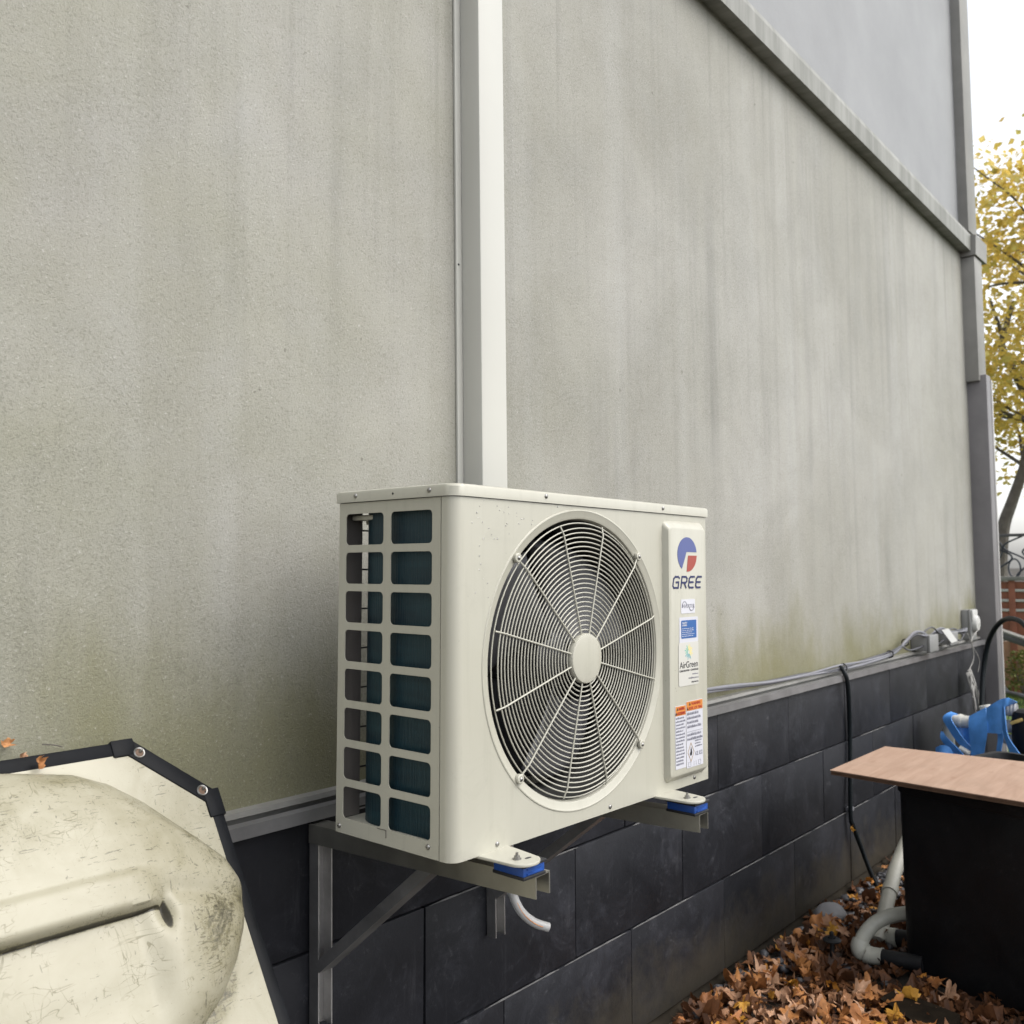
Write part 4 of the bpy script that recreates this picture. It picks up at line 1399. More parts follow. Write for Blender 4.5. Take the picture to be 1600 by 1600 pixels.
spots = []
tries = 0
while len(spots) < 292 and tries < 40000:
    tries += 1
    x = rl.uniform(0.95, 3.1); y = rl.uniform(-0.62, WY - 0.06)
    if not in_view(x, y): continue
    if x > 1.88 and y < -0.23: continue
    dens = 1.0 if x < 2.35 else 0.35
    if 2.3 < x < 2.75 and y > -0.02: dens = 0.25
    if y > 0.10: dens *= 0.45
    if rl.random() > dens: continue
    qq = Vector((x, y, GZ + 0.05)) - CAM_P; zc = qq.dot(-CAM_B)
    sx = 800 + FPX * qq.dot(CAM_R) / zc; sy = 800 - FPX * qq.dot(CAM_U) / zc
    if 1318 < sx < 1440 and 1425 < sy < 1540: continue
    if 1275 < sx < 1325 and 1462 < sy < 1530: continue
    if any((x - a) ** 2 + (y - b) ** 2 < 0.026 ** 2 for a, b in spots): continue
    spots.append((x, y))
for i, (x, y) in enumerate(spots):
    kd = KINDS[rl.choices((0, 1, 2), (0.50, 0.17, 0.33))[0]]
    o = bpy.data.objects.new("fallen_leaf", rl.choice(LM[kd[0]]))
    COL.objects.link(o)
    s = 0.36 + (0.58 if kd[0] == 'golden' else 0.95) * rl.random() ** 1.3
    o.scale = (s, s * rl.uniform(0.7, 1.1), s * rl.uniform(0.5, 1.05))
    o.location = (x, y, GZ + litter_h(x, y) + rl.uniform(0.0, 0.020))
    tilt = rl.choice((0.2, 0.35, 0.65))
    o.rotation_euler = (rl.gauss(0, tilt), rl.gauss(0, tilt), rl.uniform(0, 6.28))
    tag(o, kd[2], "leaf", kd[3])
# the rest of the litter, beneath and beyond
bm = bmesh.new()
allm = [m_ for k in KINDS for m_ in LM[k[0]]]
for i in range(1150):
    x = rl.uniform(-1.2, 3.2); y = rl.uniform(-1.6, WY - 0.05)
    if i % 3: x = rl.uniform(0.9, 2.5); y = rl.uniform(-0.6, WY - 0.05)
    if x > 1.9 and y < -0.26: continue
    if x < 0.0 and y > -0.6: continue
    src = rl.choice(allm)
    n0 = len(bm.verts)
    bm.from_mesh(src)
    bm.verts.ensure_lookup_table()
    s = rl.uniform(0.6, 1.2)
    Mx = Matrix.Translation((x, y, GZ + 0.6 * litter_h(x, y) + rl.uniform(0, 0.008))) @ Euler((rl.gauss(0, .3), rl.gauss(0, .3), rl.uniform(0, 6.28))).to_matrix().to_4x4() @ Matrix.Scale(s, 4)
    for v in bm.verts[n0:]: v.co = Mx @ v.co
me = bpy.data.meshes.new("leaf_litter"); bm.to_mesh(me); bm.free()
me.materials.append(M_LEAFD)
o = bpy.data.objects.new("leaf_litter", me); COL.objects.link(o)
tag(o, "bed of crumpled brown leaves along the foot of the wall", "leaf litter", kind="stuff")

# single leaves caught elsewhere
def one_leaf(p, rot, s, kind, label, group=None, sc=(1, 1, 1)):
    o = bpy.data.objects.new("fallen_leaf", LM[kind][int(s * 1000) % 16]); COL.objects.link(o)
    o.location = p; o.rotation_euler = rot; o.scale = (s * sc[0], s * sc[1], s * sc[2])
    tag(o, label, "leaf", group)
one_leaf(on(60, 1196, 1, 0.132), (R(80), R(15), R(20)), 0.40, "brown", "narrow rust coloured leaf hanging over the black edging of the plastic hull", None, (0.45, 1, 1))
one_leaf(on(12, 1164, 1, 0.19), (R(75), 0, R(10)), 0.30, "brown", "small rust coloured leaf caught on the wall at the left edge of the photo", None, (1, 0.7, 1))
one_leaf(on(36, 1182, 1, 0.18), (R(70), R(40), R(0)), 0.27, "tan", "small dull leaf wedged between the wall and the hull edging", None, (0.8, 0.6, 1))
one_leaf(on(1331, 1297, 1, 0.135), (R(80), R(35), R(30)), 0.55, "golden", "orange leaf caught on the black cord against the dark wall", None, (0.5, 0.8, 1))
one_leaf(on(1363, 1377, 1, 0.09), (R(70), R(60), R(30)), 0.75, "golden", "orange leaf standing at the foot of the black cord", None, (0.5, 1, 1))
tw = MB(); tw.tube(catmull([on(66, 1163, 1, 0.185), on(85, 1164, 1, 0.175), on(97, 1167, 1, 0.18)], 5), 0.0009, 5)
tag(tw.build("twig", M_BARK), "thin dark twig caught on the wall above the plastic hull", "twig")

# pebbles
pb = MB(); rp = random.Random(8)
for i in range(520):
    x = rp.uniform(1.0, 3.3); y = rp.uniform(-0.3, WY - 0.05)
    if i % 2: x = rp.uniform(2.1, 3.1); y = rp.uniform(-0.15, WY - 0.06)
    r_ = bmesh.ops.create_icosphere(pb.bm, subdivisions=1, radius=1)
    s = rp.uniform(0.010, 0.024)
    Mx = Euler((rp.gauss(0, .3), rp.gauss(0, .3), rp.uniform(0, 6.28))).to_matrix() @ Matrix.Diagonal((s, s * rp.uniform(.6, 1), s * rp.uniform(.4, .7)))
    for v in r_['verts']: v.co = Mx @ (v.co + Vector((rp.uniform(-.12, .12), rp.uniform(-.12, .12), 0))) + Vector((x, y, GZ + 0.012))
tag(pb.build("pebbles", M_STONE, smooth=60), "dark rounded pebbles showing between the leaves by the wall", "pebbles", kind="stuff")
rk = MB()
r_ = bmesh.ops.create_icosphere(rk.bm, subdivisions=3, radius=1)
c = on(1296, 1428, 2, GZ + 0.03)
for v in r_['verts']:
    q = v.co * (1 + 0.16 * mn.noise(v.co * 1.6 + Vector((3, 1, 0))))
    v.co = Vector((q.x * 0.075, q.y * 0.05, q.z * 0.032)) + c
tag(rk.build("rock", M_ROCK), "smooth grey rock half buried in leaves at the foot of the wall", "rock")

# ================================================================== BIN + PLYWOOD
BA = math.atan2(-0.09, 0.32)          # rotation of the bin
bdir = Vector((math.sin(BA), -math.cos(BA), 0)); bper = Vector((math.cos(BA), math.sin(BA), 0))
bcorner = Vector((1.955, -0.208, 0))
bcen = bcorner + bdir * 0.33 + bper * 0.30
binr = empty("storage_bin", (bcen.x, bcen.y, GZ), (0, 0, BA))
tag(binr, "large black plastic bin standing in the leaves under a plywood sheet", "bin")
w = MB()
H_ = 0.590
rings = []
for (e, z) in ((0.285, 0.0), (0.292, 0.012), (0.296, H_ - 0.052), (0.300, H_ - 0.050), (0.301, H_ - 0.046), (0.301, H_ - 0.008), (0.303, H_), (0.286, H_), (0.282, H_ - 0.03)):
    rings.append([w.bm.verts.new((a, b, z)) for a, b in rrect(-e, e, -e - 0.03, e + 0.03, 0.045, 6)])
for A, B in zip(rings, rings[1:]):
    n = len(A)
    for k in range(n): w.bm.faces.new((A[k], A[(k + 1) % n], B[(k + 1) % n], B[k]))
w.bm.faces.new(rings[0][::-1]); w.bm.faces.new(rings[-1])
w.build("tub", M_BLACKP, binr)
PZ = GZ + H_
pA = on(1297, 1203, 2, PZ + 0.014); pB = on(1383, 1166, 2, PZ + 0.014)
pC = on(1600, 1190, 2, PZ + 0.014); pD = on(1600, 1253, 2, PZ + 0.014)
pC = pB + (pC - pB).normalized() * 0.84; pD = pA + (pD - pA).normalized() * 0.84
pc = (pA + pB + pC + pD) / 4
ply = empty("plywood_sheet", (pc.x, pc.y, PZ))
tag(ply, "pinkish plywood sheet lying across the top of the black bin", "plywood")
w = MB(); w.prism([(q.x - pc.x, q.y - pc.y, 0.0115) for q in (pA, pB, pC, pD)], (0, 0, 0.0025))
o = w.build("face_veneer", M_PLY, ply, None, 0)
core = simple("plywood_core", (0.085, 0.045, 0.025), 0.8, var=0.3, vscale=30)
w = MB()
for k, (ins, za, zb) in enumerate(((0.0012, 0.0, 0.0028), (0.003, 0.0028, 0.0058), (0.001, 0.0058, 0.0086), (0.003, 0.0086, 0.0115))):
    qs = []
    for q in (pA, pB, pC, pD):
        d_ = (pc - q); d_.z = 0
        qs.append(Vector((q.x - pc.x, q.y - pc.y, za)) + d_.normalized() * ins)
    w.prism(qs, (0, 0, zb - za))
w.build("core_layers", core, ply, None, 0)

# ------------------------------------------------------------------ pipes by the bin
def pipe(mb, pts, r, k=6, n=16): mb.tube(catmull(pts, k), r, n)
st = empty("standpipe", on(1374, 1462, 0, 2.12))
tag(st, "grey plastic pipe leaning upright between the wall and the black bin", "pipe")
so = -st.location
P = [on(1372, 1472, 0, 2.10), on(1381, 1432, 0, 2.20), on(1391, 1390, 0, 2.30), on(1403, 1348, 0, 2.42), on(1424, 1300, 0, 2.55)]
w = MB(); pipe(w, P, 0.0235); w.build("pipe_run", M_PVC, st, so)
w = MB(); w.tube([P[2] - (P[3] - P[2]) * 0.12, P[2] + (P[3] - P[2]) * 0.10], 0.0262, 18); w.build("pipe_collar", M_PVC, st, so)
P2 = [on(1383, 1464, 0, 2.14), on(1403, 1466, 0, 2.14)]
w = MB(); w.tube([P2[0], P2[1]], 0.030, 18); w.build("coupling", M_PVC, st, so)
w = MB(); w.tube([P2[1], P2[1] + (P2[1] - P2[0]) * 2.0], 0.027, 18); w.build("rubber_sleeve", M_BLACKP, st, so)

eb = empty("elbow_pipe", on(1345, 1490, 0, 1.95))
tag(eb, "grey plastic elbow pipe bending out of the leaves into the side of the black bin", "pipe")
eo = -eb.location
Pb = [on(1344, 1478, 0, 1.95), on(1350, 1462, 0, 1.98), on(1364, 1445, 0, 2.01), on(1384, 1434, 0, 2.04), on(1408, 1428, 0, 2.07), on(1440, 1426, 0, 2.10)]
w = MB(); pipe(w, Pb, 0.0215); w.build("pipe_run", M_PVC, eb, eo)
Pe = [on(1346, 1470, 0, 1.955), on(1343, 1480, 0, 1.945), on(1347, 1488, 0, 1.945), on(1362, 1493, 0, 1.945), on(1380, 1496, 0, 1.945)]
w = MB(); pipe(w, Pe[:4], 0.0265); w.build("elbow", M_PVC, eb, eo)
w = MB(); w.tube([Pe[3], Pe[4]], 0.0255, 18); w.tube([Pe[4] - (Pe[4] - Pe[3]) * .12, Pe[4]], 0.0275, 18); w.build("coupling", M_PVC, eb, eo)
w = MB(); w.tube([Pe[4], Pe[4] + (Pe[4] - Pe[3]) * 3.4], 0.0235, 18); w.build("rubber_sleeve", M_BLACKP, eb, eo)

# riser with a disc
rs = on(1301, 1512, 2, GZ)
sp_ = empty("sprinkler_riser", rs); tag(sp_, "small black sprinkler riser with a flat disc poking out of the leaves", "sprinkler")
w = MB(); w.lathe([(0.009, 0), (0.0075, 0.03), (0.0068, 0.085), (0.012, 0.088), (0.012, 0.094), (0.0, 0.094)], (0, 0, 0), 'Z', 14, False); w.build("stem", M_BLACKP, sp_)
w = MB(); w.lathe([(0.010, 0.076), (0.027, 0.080), (0.028, 0.084), (0.022, 0.088), (0.007, 0.090)], (0, 0, 0), 'Z', 22, False); w.build("disc", M_BLACKP, sp_)
w = MB(); w.lathe([(0.0065, 0.094), (0.0065, 0.105), (0.004, 0.108), (0.0, 0.108)], (0, 0, 0), 'Z', 10, False); w.build("nozzle", M_BLACKP, sp_)
# old board by the bin
bd = MB()
bq = [on(1375, 1560, 2, GZ + 0.05), on(1400, 1545, 2, GZ + 0.05), on(1500, 1585, 2, GZ + 0.05), on(1470, 1625, 2, GZ + 0.05)]
bd.prism([q - Vector((0, 0, 0.022)) for q in bq], (0, 0, 0.022))
tag(bd.build("old_board", M_WOODD, smooth=0), "dark rotting board among the leaves at the foot of the black bin", "board")

# ================================================================== CABLES ON THE WALL
cb = empty("cable_bundle", on(1310, 1043, 1, WY - 0.02))
tag(cb, "bundle of grey cables tied together along the ledge of the wall", "cables")
cbo = -cb.location
base = [Vector((0.62, WY - 0.018, -0.515)), on(1040, 1092, 1, WY - 0.018), on(1105, 1080, 1, WY - 0.018), on(1150, 1073, 1, WY - 0.018), on(1200, 1066, 1, WY - 0.018), on(1258, 1054, 1, WY - 0.02), on(1310, 1043, 1, WY - 0.02), on(1350, 1035, 1, WY - 0.02),
        on(1393, 1020, 1, WY - 0.02), on(1412, 1004, 1, WY - 0.03), on(1427, 990, 1, WY - 0.05), on(1442, 992, 1, WY - 0.06), on(1452, 996, 1, WY - 0.045), on(1468, 984, 1, WY - 0.05), on(1484, 988, 1, WY - 0.04), on(1508, 984, 1, WY - 0.05)]
rc = random.Random(4)
for k, rr_ in enumerate((0.0052, 0.0042, 0.0042, 0.0036)):
    pts = []
    for i, q in enumerate(base):
        i -= 1
        a = k * 1.7 + i * 0.9 + 0.6 * math.sin(i * 2.3 + k)
        amp = 0.005 if i < 5 else 0.010
        if k >= 2 and i < 4: amp = 0.004
        pts.append(q + Vector((0, -abs(amp * math.cos(a)), amp * math.sin(a))))
    w = MB(); w.tube(catmull(pts, 5), rr_, 8); w.build("cable", (M_CABLE, M_CABLED)[k % 2], cb, cbo)
for pts_ in (((1395, 1019), (1408, 1010), (1420, 1016), (1436, 1012), (1452, 1004)), ((1440, 990), (1456, 980), (1470, 990), (1490, 982), (1505, 993)), ((1478, 1000), (1490, 993), (1500, 1001), (1508, 988)), ((1450, 1003), (1462, 1008), (1474, 1000))):
    w = MB(); w.tube(catmull([on(x_, y_, 1, WY - 0.055 + 0.012 * math.sin(x_)) for x_, y_ in pts_], 5), 0.0036, 6)
    w.build("cable", M_CABLED, cb, cbo)
for (px, py) in ((1315, 1043), (1388, 1022), (1412, 1004)):
    q = on(px, py, 1, WY - 0.02)
    w = MB(); w.tube([q + Vector((0.0, -0.006 + 0.0145 * math.cos(R(30 * k)), 0.0145 * math.sin(R(30 * k)))) for k in range(12)], 0.0028, 6, closed=True)
    w.build("cable_tie", M_RUBBER, cb, cbo)

def jbox(px0, pxl, pyt, pyb, dep, wid, name, label, cat, mat, group=None):
    a = on(px0, pyt, 1, WY); b = on(px0, pyb, 1, WY)
    e = empty(name, (a.x + wid / 2, WY, b.z)); tag(e, label, cat, group)
    h = a.z - b.z
    w = MB(); w.bx(-wid / 2, wid / 2, -dep, -0.001, 0, h, 0.004); w.build("box_body", mat, e)
    w = MB(); w.bx(-wid / 2 - 0.003, wid / 2 + 0.003, -dep - 0.012, -dep, -0.003, h + 0.003, 0.003); w.build("cover_plate", mat, e)
    return e, h
jbox(1422, 0, 993, 1017, 0.075, 0.12, "junction_box", "grey junction box on the ledge, the one nearer the outdoor unit", "junction box", M_BOX, "junction boxes along the ledge")
e, h = jbox(1457, 0, 989, 1007, 0.07, 0.12, "junction_box", "grey junction box with a loose pale lid, beside the outlet box", "junction box", M_BOX, "junction boxes along the ledge")
w = MB(); w.prism([on(a_, b_, 1, y_) - e.location for a_, b_, y_ in ((1472, 985, 0.10), (1482, 982, 0.10), (1496, 1001, 0.085), (1487, 1005, 0.085))], (0.004, 0.006, 0)); w.build("loose_lid", M_BOXW, e, None, 0)
e, h = jbox(1501, 0, 953, 1000, 0.035, 0.10, "outlet_box", "grey weatherproof outlet box with a white bulging cover near the building corner", "outlet box", M_BOX)
w = MB()
w.lathe([(0.046, 0.0), (0.046, -0.012), (0.038, -0.024), (0.0, -0.030)], (0, -0.047, h * 0.55), 'Y', 20, False)
w.bx(-0.046, 0.046, -0.058, -0.047, h * 0.6, h, 0.004)
w.build("bubble_cover", M_BOXW, e)

cd = MB()
q = [on(1313, 1042, 1, WY - 0.03), on(1320, 1052, 1, 0.148), on(1325, 1075, 1, 0.143), on(1328, 1150, 1, 0.155), on(1329, 1268, 1, 0.150), on(1333, 1290, 1, 0.146), on(1346, 1325, 1, 0.13), on(1360, 1362, 1, 0.105), on(1374, 1395, 1, 0.08)]
cd.tube(catmull(q, 5), 0.0085, 10)
cord = cd.build("power_cord", M_HOSE)
tag(cord, "black cord hanging from the ledge down the dark foundation into the leaves", "cord")
cc = MB(); p_ = on(1328, 1264, 1, 0.158); cc.box(p_, (0.032, 0.022, 0.014), None, 0.002)
cc.build("cord_clip", M_CABLE, cord)

# ================================================================== POOL EQUIPMENT BEYOND THE BIN
EX = 3.5
def eq(px, py, dx=0.0): return on(px, py, 0, EX + dx)
tank = empty("filter_tank", (EX + 0.12, -0.36, GZ))
tag(tank, "black filter tank with grey threaded unions, right edge beyond the plywood", "filter tank")
w = MB(); w.lathe([(0.16, 0), (0.18, 0.03), (0.185, 0.35), (0.165, 0.43), (0.12, 0.48), (0.09, 0.50), (0.09, 0.60), (0.10, 0.62), (0.10, 0.655), (0.05, 0.68), (0.0, 0.685)], (0, 0, 0), 'Z', 32, False)
w.build("tank_body", M_BLACKP, tank)
for k, (py, r) in enumerate(((1109, 0.030), (1135, 0.029), (1155, 0.022))):
    c = eq(1579, py) - tank.location
    w = MB()
    prof = []
    for i in range(9): prof += [(r if i % 2 else r * 0.9, -0.026 + 0.0065 * i)]
    w.lathe(prof, c, 'Y', 18)
    w.build("threaded_union", M_UNION, tank)
w = MB(); c = eq(1606, 1140) - tank.location
w.lathe([(0.03, 0.085), (0.055, 0.075), (0.062, 0.03), (0.062, -0.05), (0.05, -0.09), (0.02, -0.10)], c, 'Z', 24)
w.build('valve_body', M_BLACKP, tank)
w = MB(); c = eq(1589, 1127, -0.05) - tank.location
w.box(c, (0.02, 0.055, 0.014), Euler((R(-25), 0, 0)), 0.003); w.build("valve_handle", simple("brass", (0.50, 0.36, 0.12), 0.4), tank)
pp = empty("pvc_manifold", eq(1500, 1180)); tag(pp, "white plastic pipework wrapped in blue flat hose, beyond the plywood", "pipework")
po = -pp.location
w = MB(); w.tube([eq(1484, 1122, .02), eq(1500, 1126, .02), eq(1520, 1128, .02), eq(1566, 1112, .03)], 0.0265, 16); w.build("pipe_run", M_PVCW, pp, po)
w = MB(); w.tube([eq(1484, 1122, .02), eq(1482, 1150, .02), eq(1486, 1240, .02), (eq(1486, 1240, .02).x, eq(1486, 1240).y, GZ)], 0.026, 16); w.build("pipe_drop", M_PVC, pp, po)
w = MB(); w.tube([eq(1499, 1125.5, .02), eq(1503, 1126.5, .02)], 0.030, 16); w.build("pipe_collar", M_PVCW, pp, po)
w = MB(); w.tube([eq(1540, 1108, .05), eq(1538, 1090 + 12, .05)], 0.024, 14); w.build("pipe_cap", M_PVCW, pp, po)
w = MB(); w.tube([eq(1499, 1168, -.05), eq(1516, 1178, -.05)], 0.012, 12); w.build("fitting", M_PVCW, pp, po)

bh = empty("blue_hose", eq(1530, 1190)); tag(bh, "bright blue flat hose draped in folds over the white pipework", "hose")
bo = -bh.location
def rib(pa, pb, dx, name="hose_fold"):
    k = len(pa)
    A = [eq(x, y, dx[i]) for i, (x, y) in enumerate(pa)]; B = [eq(x, y, dx[i] - 0.012) for i, (x, y) in enumerate(pb)]
    w = MB(); w.ribbon(catmull(A, 5), catmull(B, 5), 0.004)
    w.build(name, M_BLUEHOSE, bh, bo, 60)
# main drop
rib([(1515, 1120), (1514, 1135), (1516, 1155), (1518, 1185), (1518, 1215)], [(1541, 1106), (1543, 1125), (1543, 1145), (1537, 1182), (1534, 1212)], [-0.01, -0.05, -0.06, -0.055, -0.03])
# ridge over the pipe to the right
rib([(1541, 1106), (1552, 1099), (1565, 1092), (1577, 1091), (1590, 1098)], [(1543, 1145), (1556, 1146), (1566, 1144), (1570, 1108), (1576, 1103)], [-0.06, -0.07, -0.07, -0.06, 0.0])
# left loops
rib([(1486, 1113), (1478, 1117), (1474, 1124), (1483, 1140), (1494, 1156), (1508, 1172), (1520, 1186)], [(1497, 1117), (1489, 1118), (1487, 1124), (1494, 1136), (1503, 1150), (1514, 1163), (1527, 1176)], [-0.01, -0.045, -0.06, -0.06, -0.05, -0.04, -0.03])
rib([(1471, 1143), (1470, 1153), (1477, 1163), (1490, 1176), (1500, 1190)], [(1474, 1144), (1480, 1152), (1490, 1162), (1501, 1173), (1512, 1187)], [-0.02, -0.06, -0.07, -0.07, -0.06])
rib([(1462, 1168), (1472, 1164), (1484, 1168), (1494, 1184)], [(1462, 1180), (1470, 1177), (1478, 1181), (1482, 1192)], [-0.08, -0.09, -0.09, -0.08])
rib([(1495, 1136), (1505, 1137), (1516, 1137)], [(1497, 1152), (1506, 1160), (1516, 1164)], [0.01, 0.02, 0.01])
# right tails
rib([(1559, 1142), (1560, 1155), (1558, 1172), (1555, 1195)], [(1567, 1142), (1568, 1154), (1565, 1172), (1562, 1195)], [-0.06, -0.07, -0.08, -0.08])
rib([(1566, 1104), (1567, 1125), (1569, 1148), (1578, 1175), (1588, 1205)], [(1570, 1104), (1572, 1125), (1576, 1150), (1590, 1172), (1610, 1200)], [-0.065, -0.075, -0.08, -0.09, -0.09])
# tall support for the equipment, out of sight below the sheet
w = MB(); w.bx(EX - 0.05, EX + 0.35, -0.25, 0.0, GZ, GZ + 0.25, 0.01)
tag(w.build("concrete_block", M_FOOTING), "dull concrete block on the ground below the pipework", "block")

hs = MB()
q = [on(1533, 1150, 0, 4.1), on(1534, 1095, 0, 4.15), on(1537, 1045, 0, 4.2), on(1543, 1008, 0, 4.2), on(1553, 984, 0, 4.15), on(1568, 969, 0, 4.1), on(1584, 967, 0, 4.0), on(1602, 978, 0, 3.9), on(1630, 1020, 0, 3.8)]
q = [Vector((q[0].x, q[0].y, GZ + 0.01))] + q + [Vector((q[-1].x, q[-1].y - 0.1, GZ + 0.02))]
hs.tube(catmull(q, 6), 0.0125, 10)
tag(hs.build("black_hose", M_HOSE), "black hose arching up in front of the building corner", "hose")
hs = MB()
q = [on(1560, 1078, 0, 5.6), on(1576, 1083, 0, 5.4), on(1600, 1089, 0, 5.0), on(1640, 1110, 0, 4.6)]
q = [Vector((q[0].x, q[0].y + .1, GZ + 0.02))] + q + [Vector((q[-1].x, q[-1].y - .2, GZ + 0.02))]
hs.tube(catmull(q, 6), 0.016, 10)
tag(hs.build("black_hose", M_HOSE), "thick black hose above the lawn at the right edge, beyond the blue hose", "hose")

rp_ = empty("rope_tangle", on(1515, 1047, 1, 0.12)); tag(rp_, "frayed pale rope tangle hanging below the outlet box", "rope")
ro = -rp_.location
rr = random.Random(12)
for k in range(9):
    s0 = on(1511 + rr.uniform(-2, 8), 1046 + rr.uniform(-2, 6), 1, 0.13)
    ln = rr.choice((1075, 1090, 1108, 1116))
    en = on(1519 + (ln - 1050) * 0.16 + rr.uniform(-6, 6), ln, 1, 0.11)
    md = (s0 + en) / 2 + Vector((rr.uniform(-.03, .03), -0.01, rr.uniform(-.02, .02)))
    w = MB(); w.tube(catmull([s0, md, en], 6), 0.008 if k == 0 else rr.uniform(0.003, 0.0055), 6)
    w.build("strand", M_ROPE, rp_, ro)
w = MB(); w.tube(catmull([on(1512, 990, 1, 0.13), on(1520, 1012, 1, 0.12), on(1521, 1030, 1, 0.12), on(1514, 1048, 1, 0.13)], 6), 0.0028, 6); w.build("strand", M_ROPE, rp_, ro)
w = MB(); w.tube(catmull([on(1527, 985, 1, 0.13), on(1518, 1003, 1, 0.12), on(1530, 1030, 1, 0.12), on(1528, 1050, 1, 0.13)], 6), 0.0022, 6); w.build("strand", M_ROPE, rp_, ro)

# ================================================================== GARDEN BEYOND THE CORNER
FX = 8.45
fe = empty("garden_fence", (FX, -1.0, GZ)); tag(fe, "red brown board fence with thin pale strips beyond the building corner", "fence")
fo = Vector((-FX, 1.0, -GZ))
zz = [-0.285, -0.395, -0.487, -0.575]
bz = [-0.305] + [v for v in zz[1:]] + [-0.86]
for i in range(len(bz) - 1):
    w = MB(); w.bx(FX, FX + 0.03, -5.0, 5.0, bz[i + 1] + 0.012, bz[i] - 0.012, 0.003); w.build("board", M_BROWN, fe, fo)
for z in zz[1:]:
    w = MB(); w.bx(FX - 0.012, FX + 0.02, -5.0, 5.0, z - 0.0115, z + 0.0115, 0.002); w.build("pale_strip", M_BOXW, fe, fo)
w = MB(); w.bx(FX - 0.03, FX + 0.07, -5.0, 5.0, -0.305, -0.268, 0.004); w.build("coping", M_FLASH, fe, fo)
w = MB(); w.bx(FX + 0.0, FX + 0.05, -5.0, 5.0, GZ, -0.862, 0.003); w.build("plinth", M_TAN, fe, fo)
for y in (0.885, -0.75, 2.5):
    w = MB(); w.bx(FX - 0.014, FX - 0.001, y - 0.028, y + 0.028, GZ, -0.306, 0.002); w.build("post", M_BROWN, fe, fo)
rl_ = empty("iron_railing", (FX + 0.02, -1.0, -0.268)); tag(rl_, "dark wrought iron scroll railing on top of the board fence", "railing")
io = Vector((-FX - 0.02, 1.0, 0.268))
w = MB(); w.bx(FX + 0.005, FX + 0.035, -5.0, 5.0, 0.095, 0.122, 0.003); w.build("top_rail", M_FLASHD, rl_, io)
scr = []
for k in range(66):
    y = 4.6 - 0.145 * k
    ring = MB()
    pts = []
    for j in range(14):
        t = j / 13
        pts.append((FX + 0.02, y + 0.07 * math.sin(t * 2 * math.pi + k * 1.1) + 0.05 * math.sin(t * 9 + k), -0.268 + 0.365 * t))
    ring.tube(catmull(pts, 3), 0.0085, 6)
    c_ = Vector((FX + 0.02, y + 0.03, -0.10 + 0.10 * math.sin(k * 2.1)))
    ring.tube([c_ + Vector((0, 0.05 * math.cos(R(24 * j)), 0.085 * math.sin(R(24 * j)))) for j in range(15)], 0.0075, 6, closed=True)
    ring.build("scroll_bar", M_IRON, rl_, io)
hr = empty("sloping_beam", (7.2, 0.3, GZ)); tag(hr, "grey beam sloping down in front of the fence at the right edge", "beam")
A = far(1560, 990, 7.2); B = far(1650, 1022, 6.8)
w = MB(); bar(w, A - hr.location, B - hr.location, 0.06, 0.050, Vector((0, 0, 1)), 0.004); w.build("rail", M_FLASHD, hr)
w = MB(); bar(w, A - hr.location + Vector((0, 0, 0.034)), B - hr.location + Vector((0, 0, 0.034)), 0.07, 0.016, Vector((0, 0, 1)), 0.003); w.build("cap", M_FLASH, hr)
for q in (B,):
    w = MB(); w.bx(q.x - hr.location.x - 0.04, q.x - hr.location.x + 0.04, q.y - 0.34, q.y - 0.26, 0, q.z - GZ - 0.05); w.build("post", M_FLASHD, hr)

# shrub and grass
sh = empty("garden_shrub", far(1592, 1092, 7.9)); sh.location.z = GZ
tag(sh, "small green shrub growing at the foot of the fence", "shrub")
rs_ = random.Random(31)
w = MB()
for k in range(900):
    a = rs_.uniform(0, 6.28); hgt = rs_.random() ** 0.8
    rad = 0.20 * math.sqrt(rs_.random()) * (1.1 - 0.5 * hgt)
    p = Vector((rad * math.cos(a), rad * math.sin(a) - 0.06, 0.05 + 0.42 * hgt))
    q = Euler((rs_.uniform(-1.2, 1.2), rs_.uniform(-1.2, 1.2), rs_.uniform(0, 6.28))).to_matrix()
    s = rs_.uniform(0.012, 0.026)
    vs = [w.bm.verts.new(p + q @ Vector(v)) for v in ((-s * .4, 0, 0), (0, -s, 0), (s * .4, 0, 0), (0, s, 0))]
    w.bm.faces.new(vs)
w.build("leaves", M_SHRUB, sh, None, 0)
w = MB()
for k in range(9):
    a = k * 0.7; w.tube([(0, -0.06, 0), (0.05 * math.cos(a), 0.05 * math.sin(a) - .06, 0.2), (0.12 * math.cos(a), 0.12 * math.sin(a) - .06, 0.4)], [0.008, 0.005, 0.002], 5)
w.build("stems", M_BARK, sh)
gb = MB(); rg2 = random.Random(14)
for k in range(9000):
    x = rg2.uniform(5.7, 9.5); y = rg2.uniform(-1.5, 2.2)
    h = rg2.uniform(0.02, 0.05); a = rg2.uniform(0, 6.28)
    d_ = Vector((math.cos(a), math.sin(a), 0)) * 0.004
    p = Vector((x, y, GZ + 0.012))
    gb.bm.faces.new([gb.bm.verts.new(p - d_), gb.bm.verts.new(p + d_), gb.bm.verts.new(p + Vector((rg2.uniform(-.02, .02), rg2.uniform(-.02, .02), h)))])
tag(gb.build("grass", M_SHRUB, smooth=0, recalc=False), "short lawn grass beyond the building corner", "grass", kind="stuff")


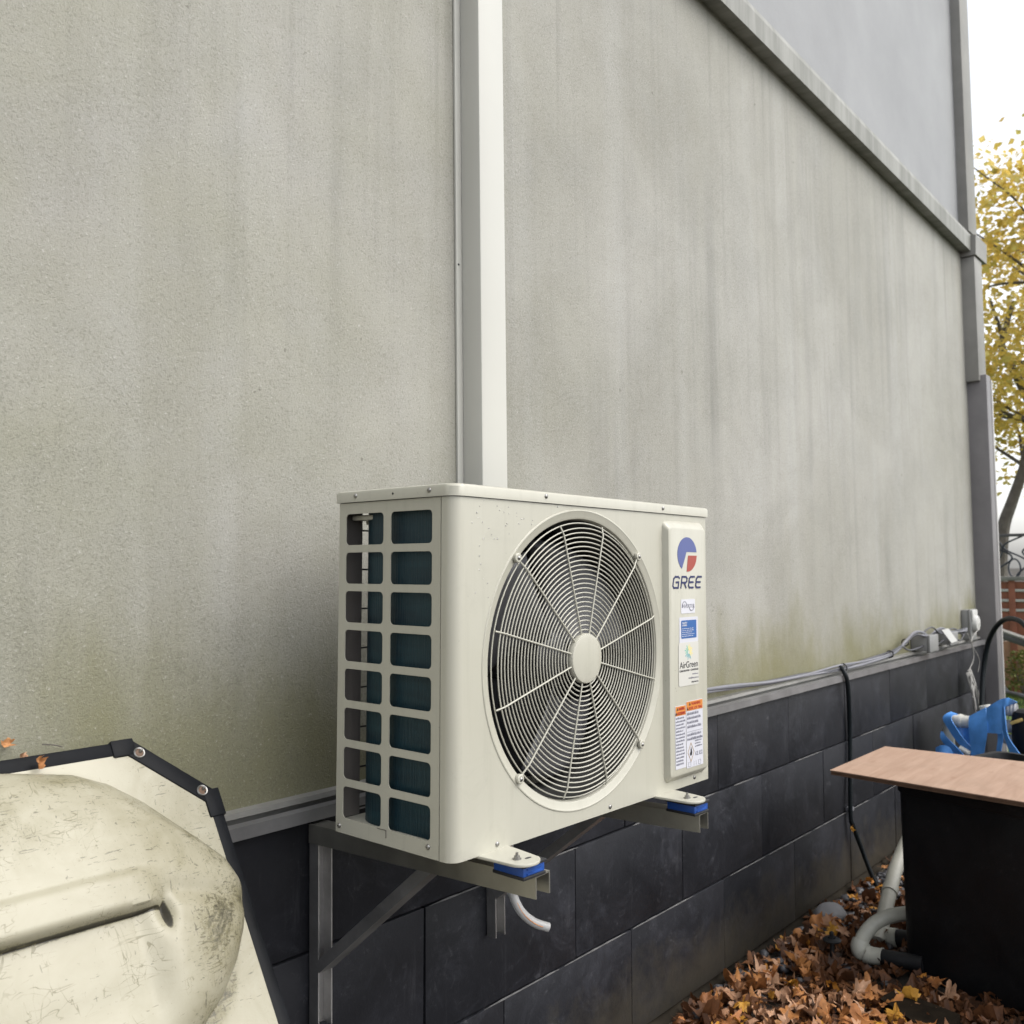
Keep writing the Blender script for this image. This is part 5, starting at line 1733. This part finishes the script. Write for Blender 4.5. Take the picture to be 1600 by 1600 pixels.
# ------------------------------------------------------------------ the autumn tree
TD = 11.0
tb_ = far(1560, 1000, TD); tb_.z = GZ
tree = empty("autumn_tree", tb_); tag(tree, "tall tree with yellow autumn leaves beyond the building corner", "tree")
to = -tb_
tr = MB()
def limb(pts, r0, r1):
    c = catmull(pts, 5); n = len(c)
    tr.tube(c, [r0 + (r1 - r0) * i / (n - 1) for i in range(n)], 8)
trunk_pts = [tb_, far(1562, 920, TD), far(1567, 830, TD), far(1582, 782, TD - .05), far(1600, 728, TD - .1), far(1612, 660, TD), far(1622, 560, TD + .1), far(1632, 440, TD), far(1638, 330, TD)]
limb(trunk_pts, 0.09, 0.018)
rt = random.Random(9)
limb([far(1615, 640, TD), far(1590, 590, TD - .2), far(1566, 545, TD - .3), far(1572, 510, TD - .35), far(1584, 470, TD - .4)], 0.06, 0.025)
limb([far(1568, 530, TD - .3), far(1560, 505, TD - .4), far(1548, 470, TD - .4)], 0.03, 0.012)
ends = []
for k in range(26):
    t0 = trunk_pts[rt.choice((4, 5, 5, 6, 6, 7, 7, 8))]
    a = rt.uniform(0, 6.28); ln = rt.uniform(0.9, 2.0)
    e_ = t0 + Vector((ln * math.cos(a), ln * math.sin(a), rt.uniform(0.0, 1.1)))
    mid_ = (t0 + e_) / 2 + Vector((rt.uniform(-.15, .15), rt.uniform(-.15, .15), rt.uniform(-0.05, .2)))
    limb([t0, mid_, e_], 0.024, 0.006); ends += [mid_, e_]
tr.build("trunk", M_BARK, tree, to)
lf = MB()
cc_ = far(1642, 500, TD)
cent = []
for k in range(128):
    for _ in range(20):
        u = Vector((rt.uniform(-1, 1), rt.uniform(-1, 1), rt.uniform(-1, 1)))
        if 0.25 < u.length < 1: break
    cent.append(cc_ + Vector((u.x * 1.75, u.y * 1.75, u.z * 1.95)))
cent += ends
for px, py in ((1545, 300), (1560, 275), (1572, 290), (1588, 280), (1596, 300), (1552, 330), (1556, 640), (1572, 690), (1592, 700), (1580, 610), (1545, 560)):
    cent.append(far(px, py, TD + rt.uniform(-.5, .5)))
for c_ in cent:
    sp = rt.uniform(0.16, 0.34)
    for k in range(rt.randint(38, 74)):
        p = c_ + Vector((rt.gauss(0, sp), rt.gauss(0, sp), rt.gauss(0, sp * 0.75)))
        q = Euler((rt.uniform(-1.0, 1.0), rt.uniform(-1.0, 1.0), rt.uniform(0, 6.28))).to_matrix()
        s = rt.uniform(0.030, 0.055)
        vs = [lf.bm.verts.new(p + q @ Vector(v)) for v in ((-s, 0, 0), (-s * .3, -s * .8, .01), (s, 0, 0), (-s * .3, s * .8, .01))]
        lf.bm.faces.new(vs)
lf.build("crown", M_TREEL, tree, to, 0, recalc=False)
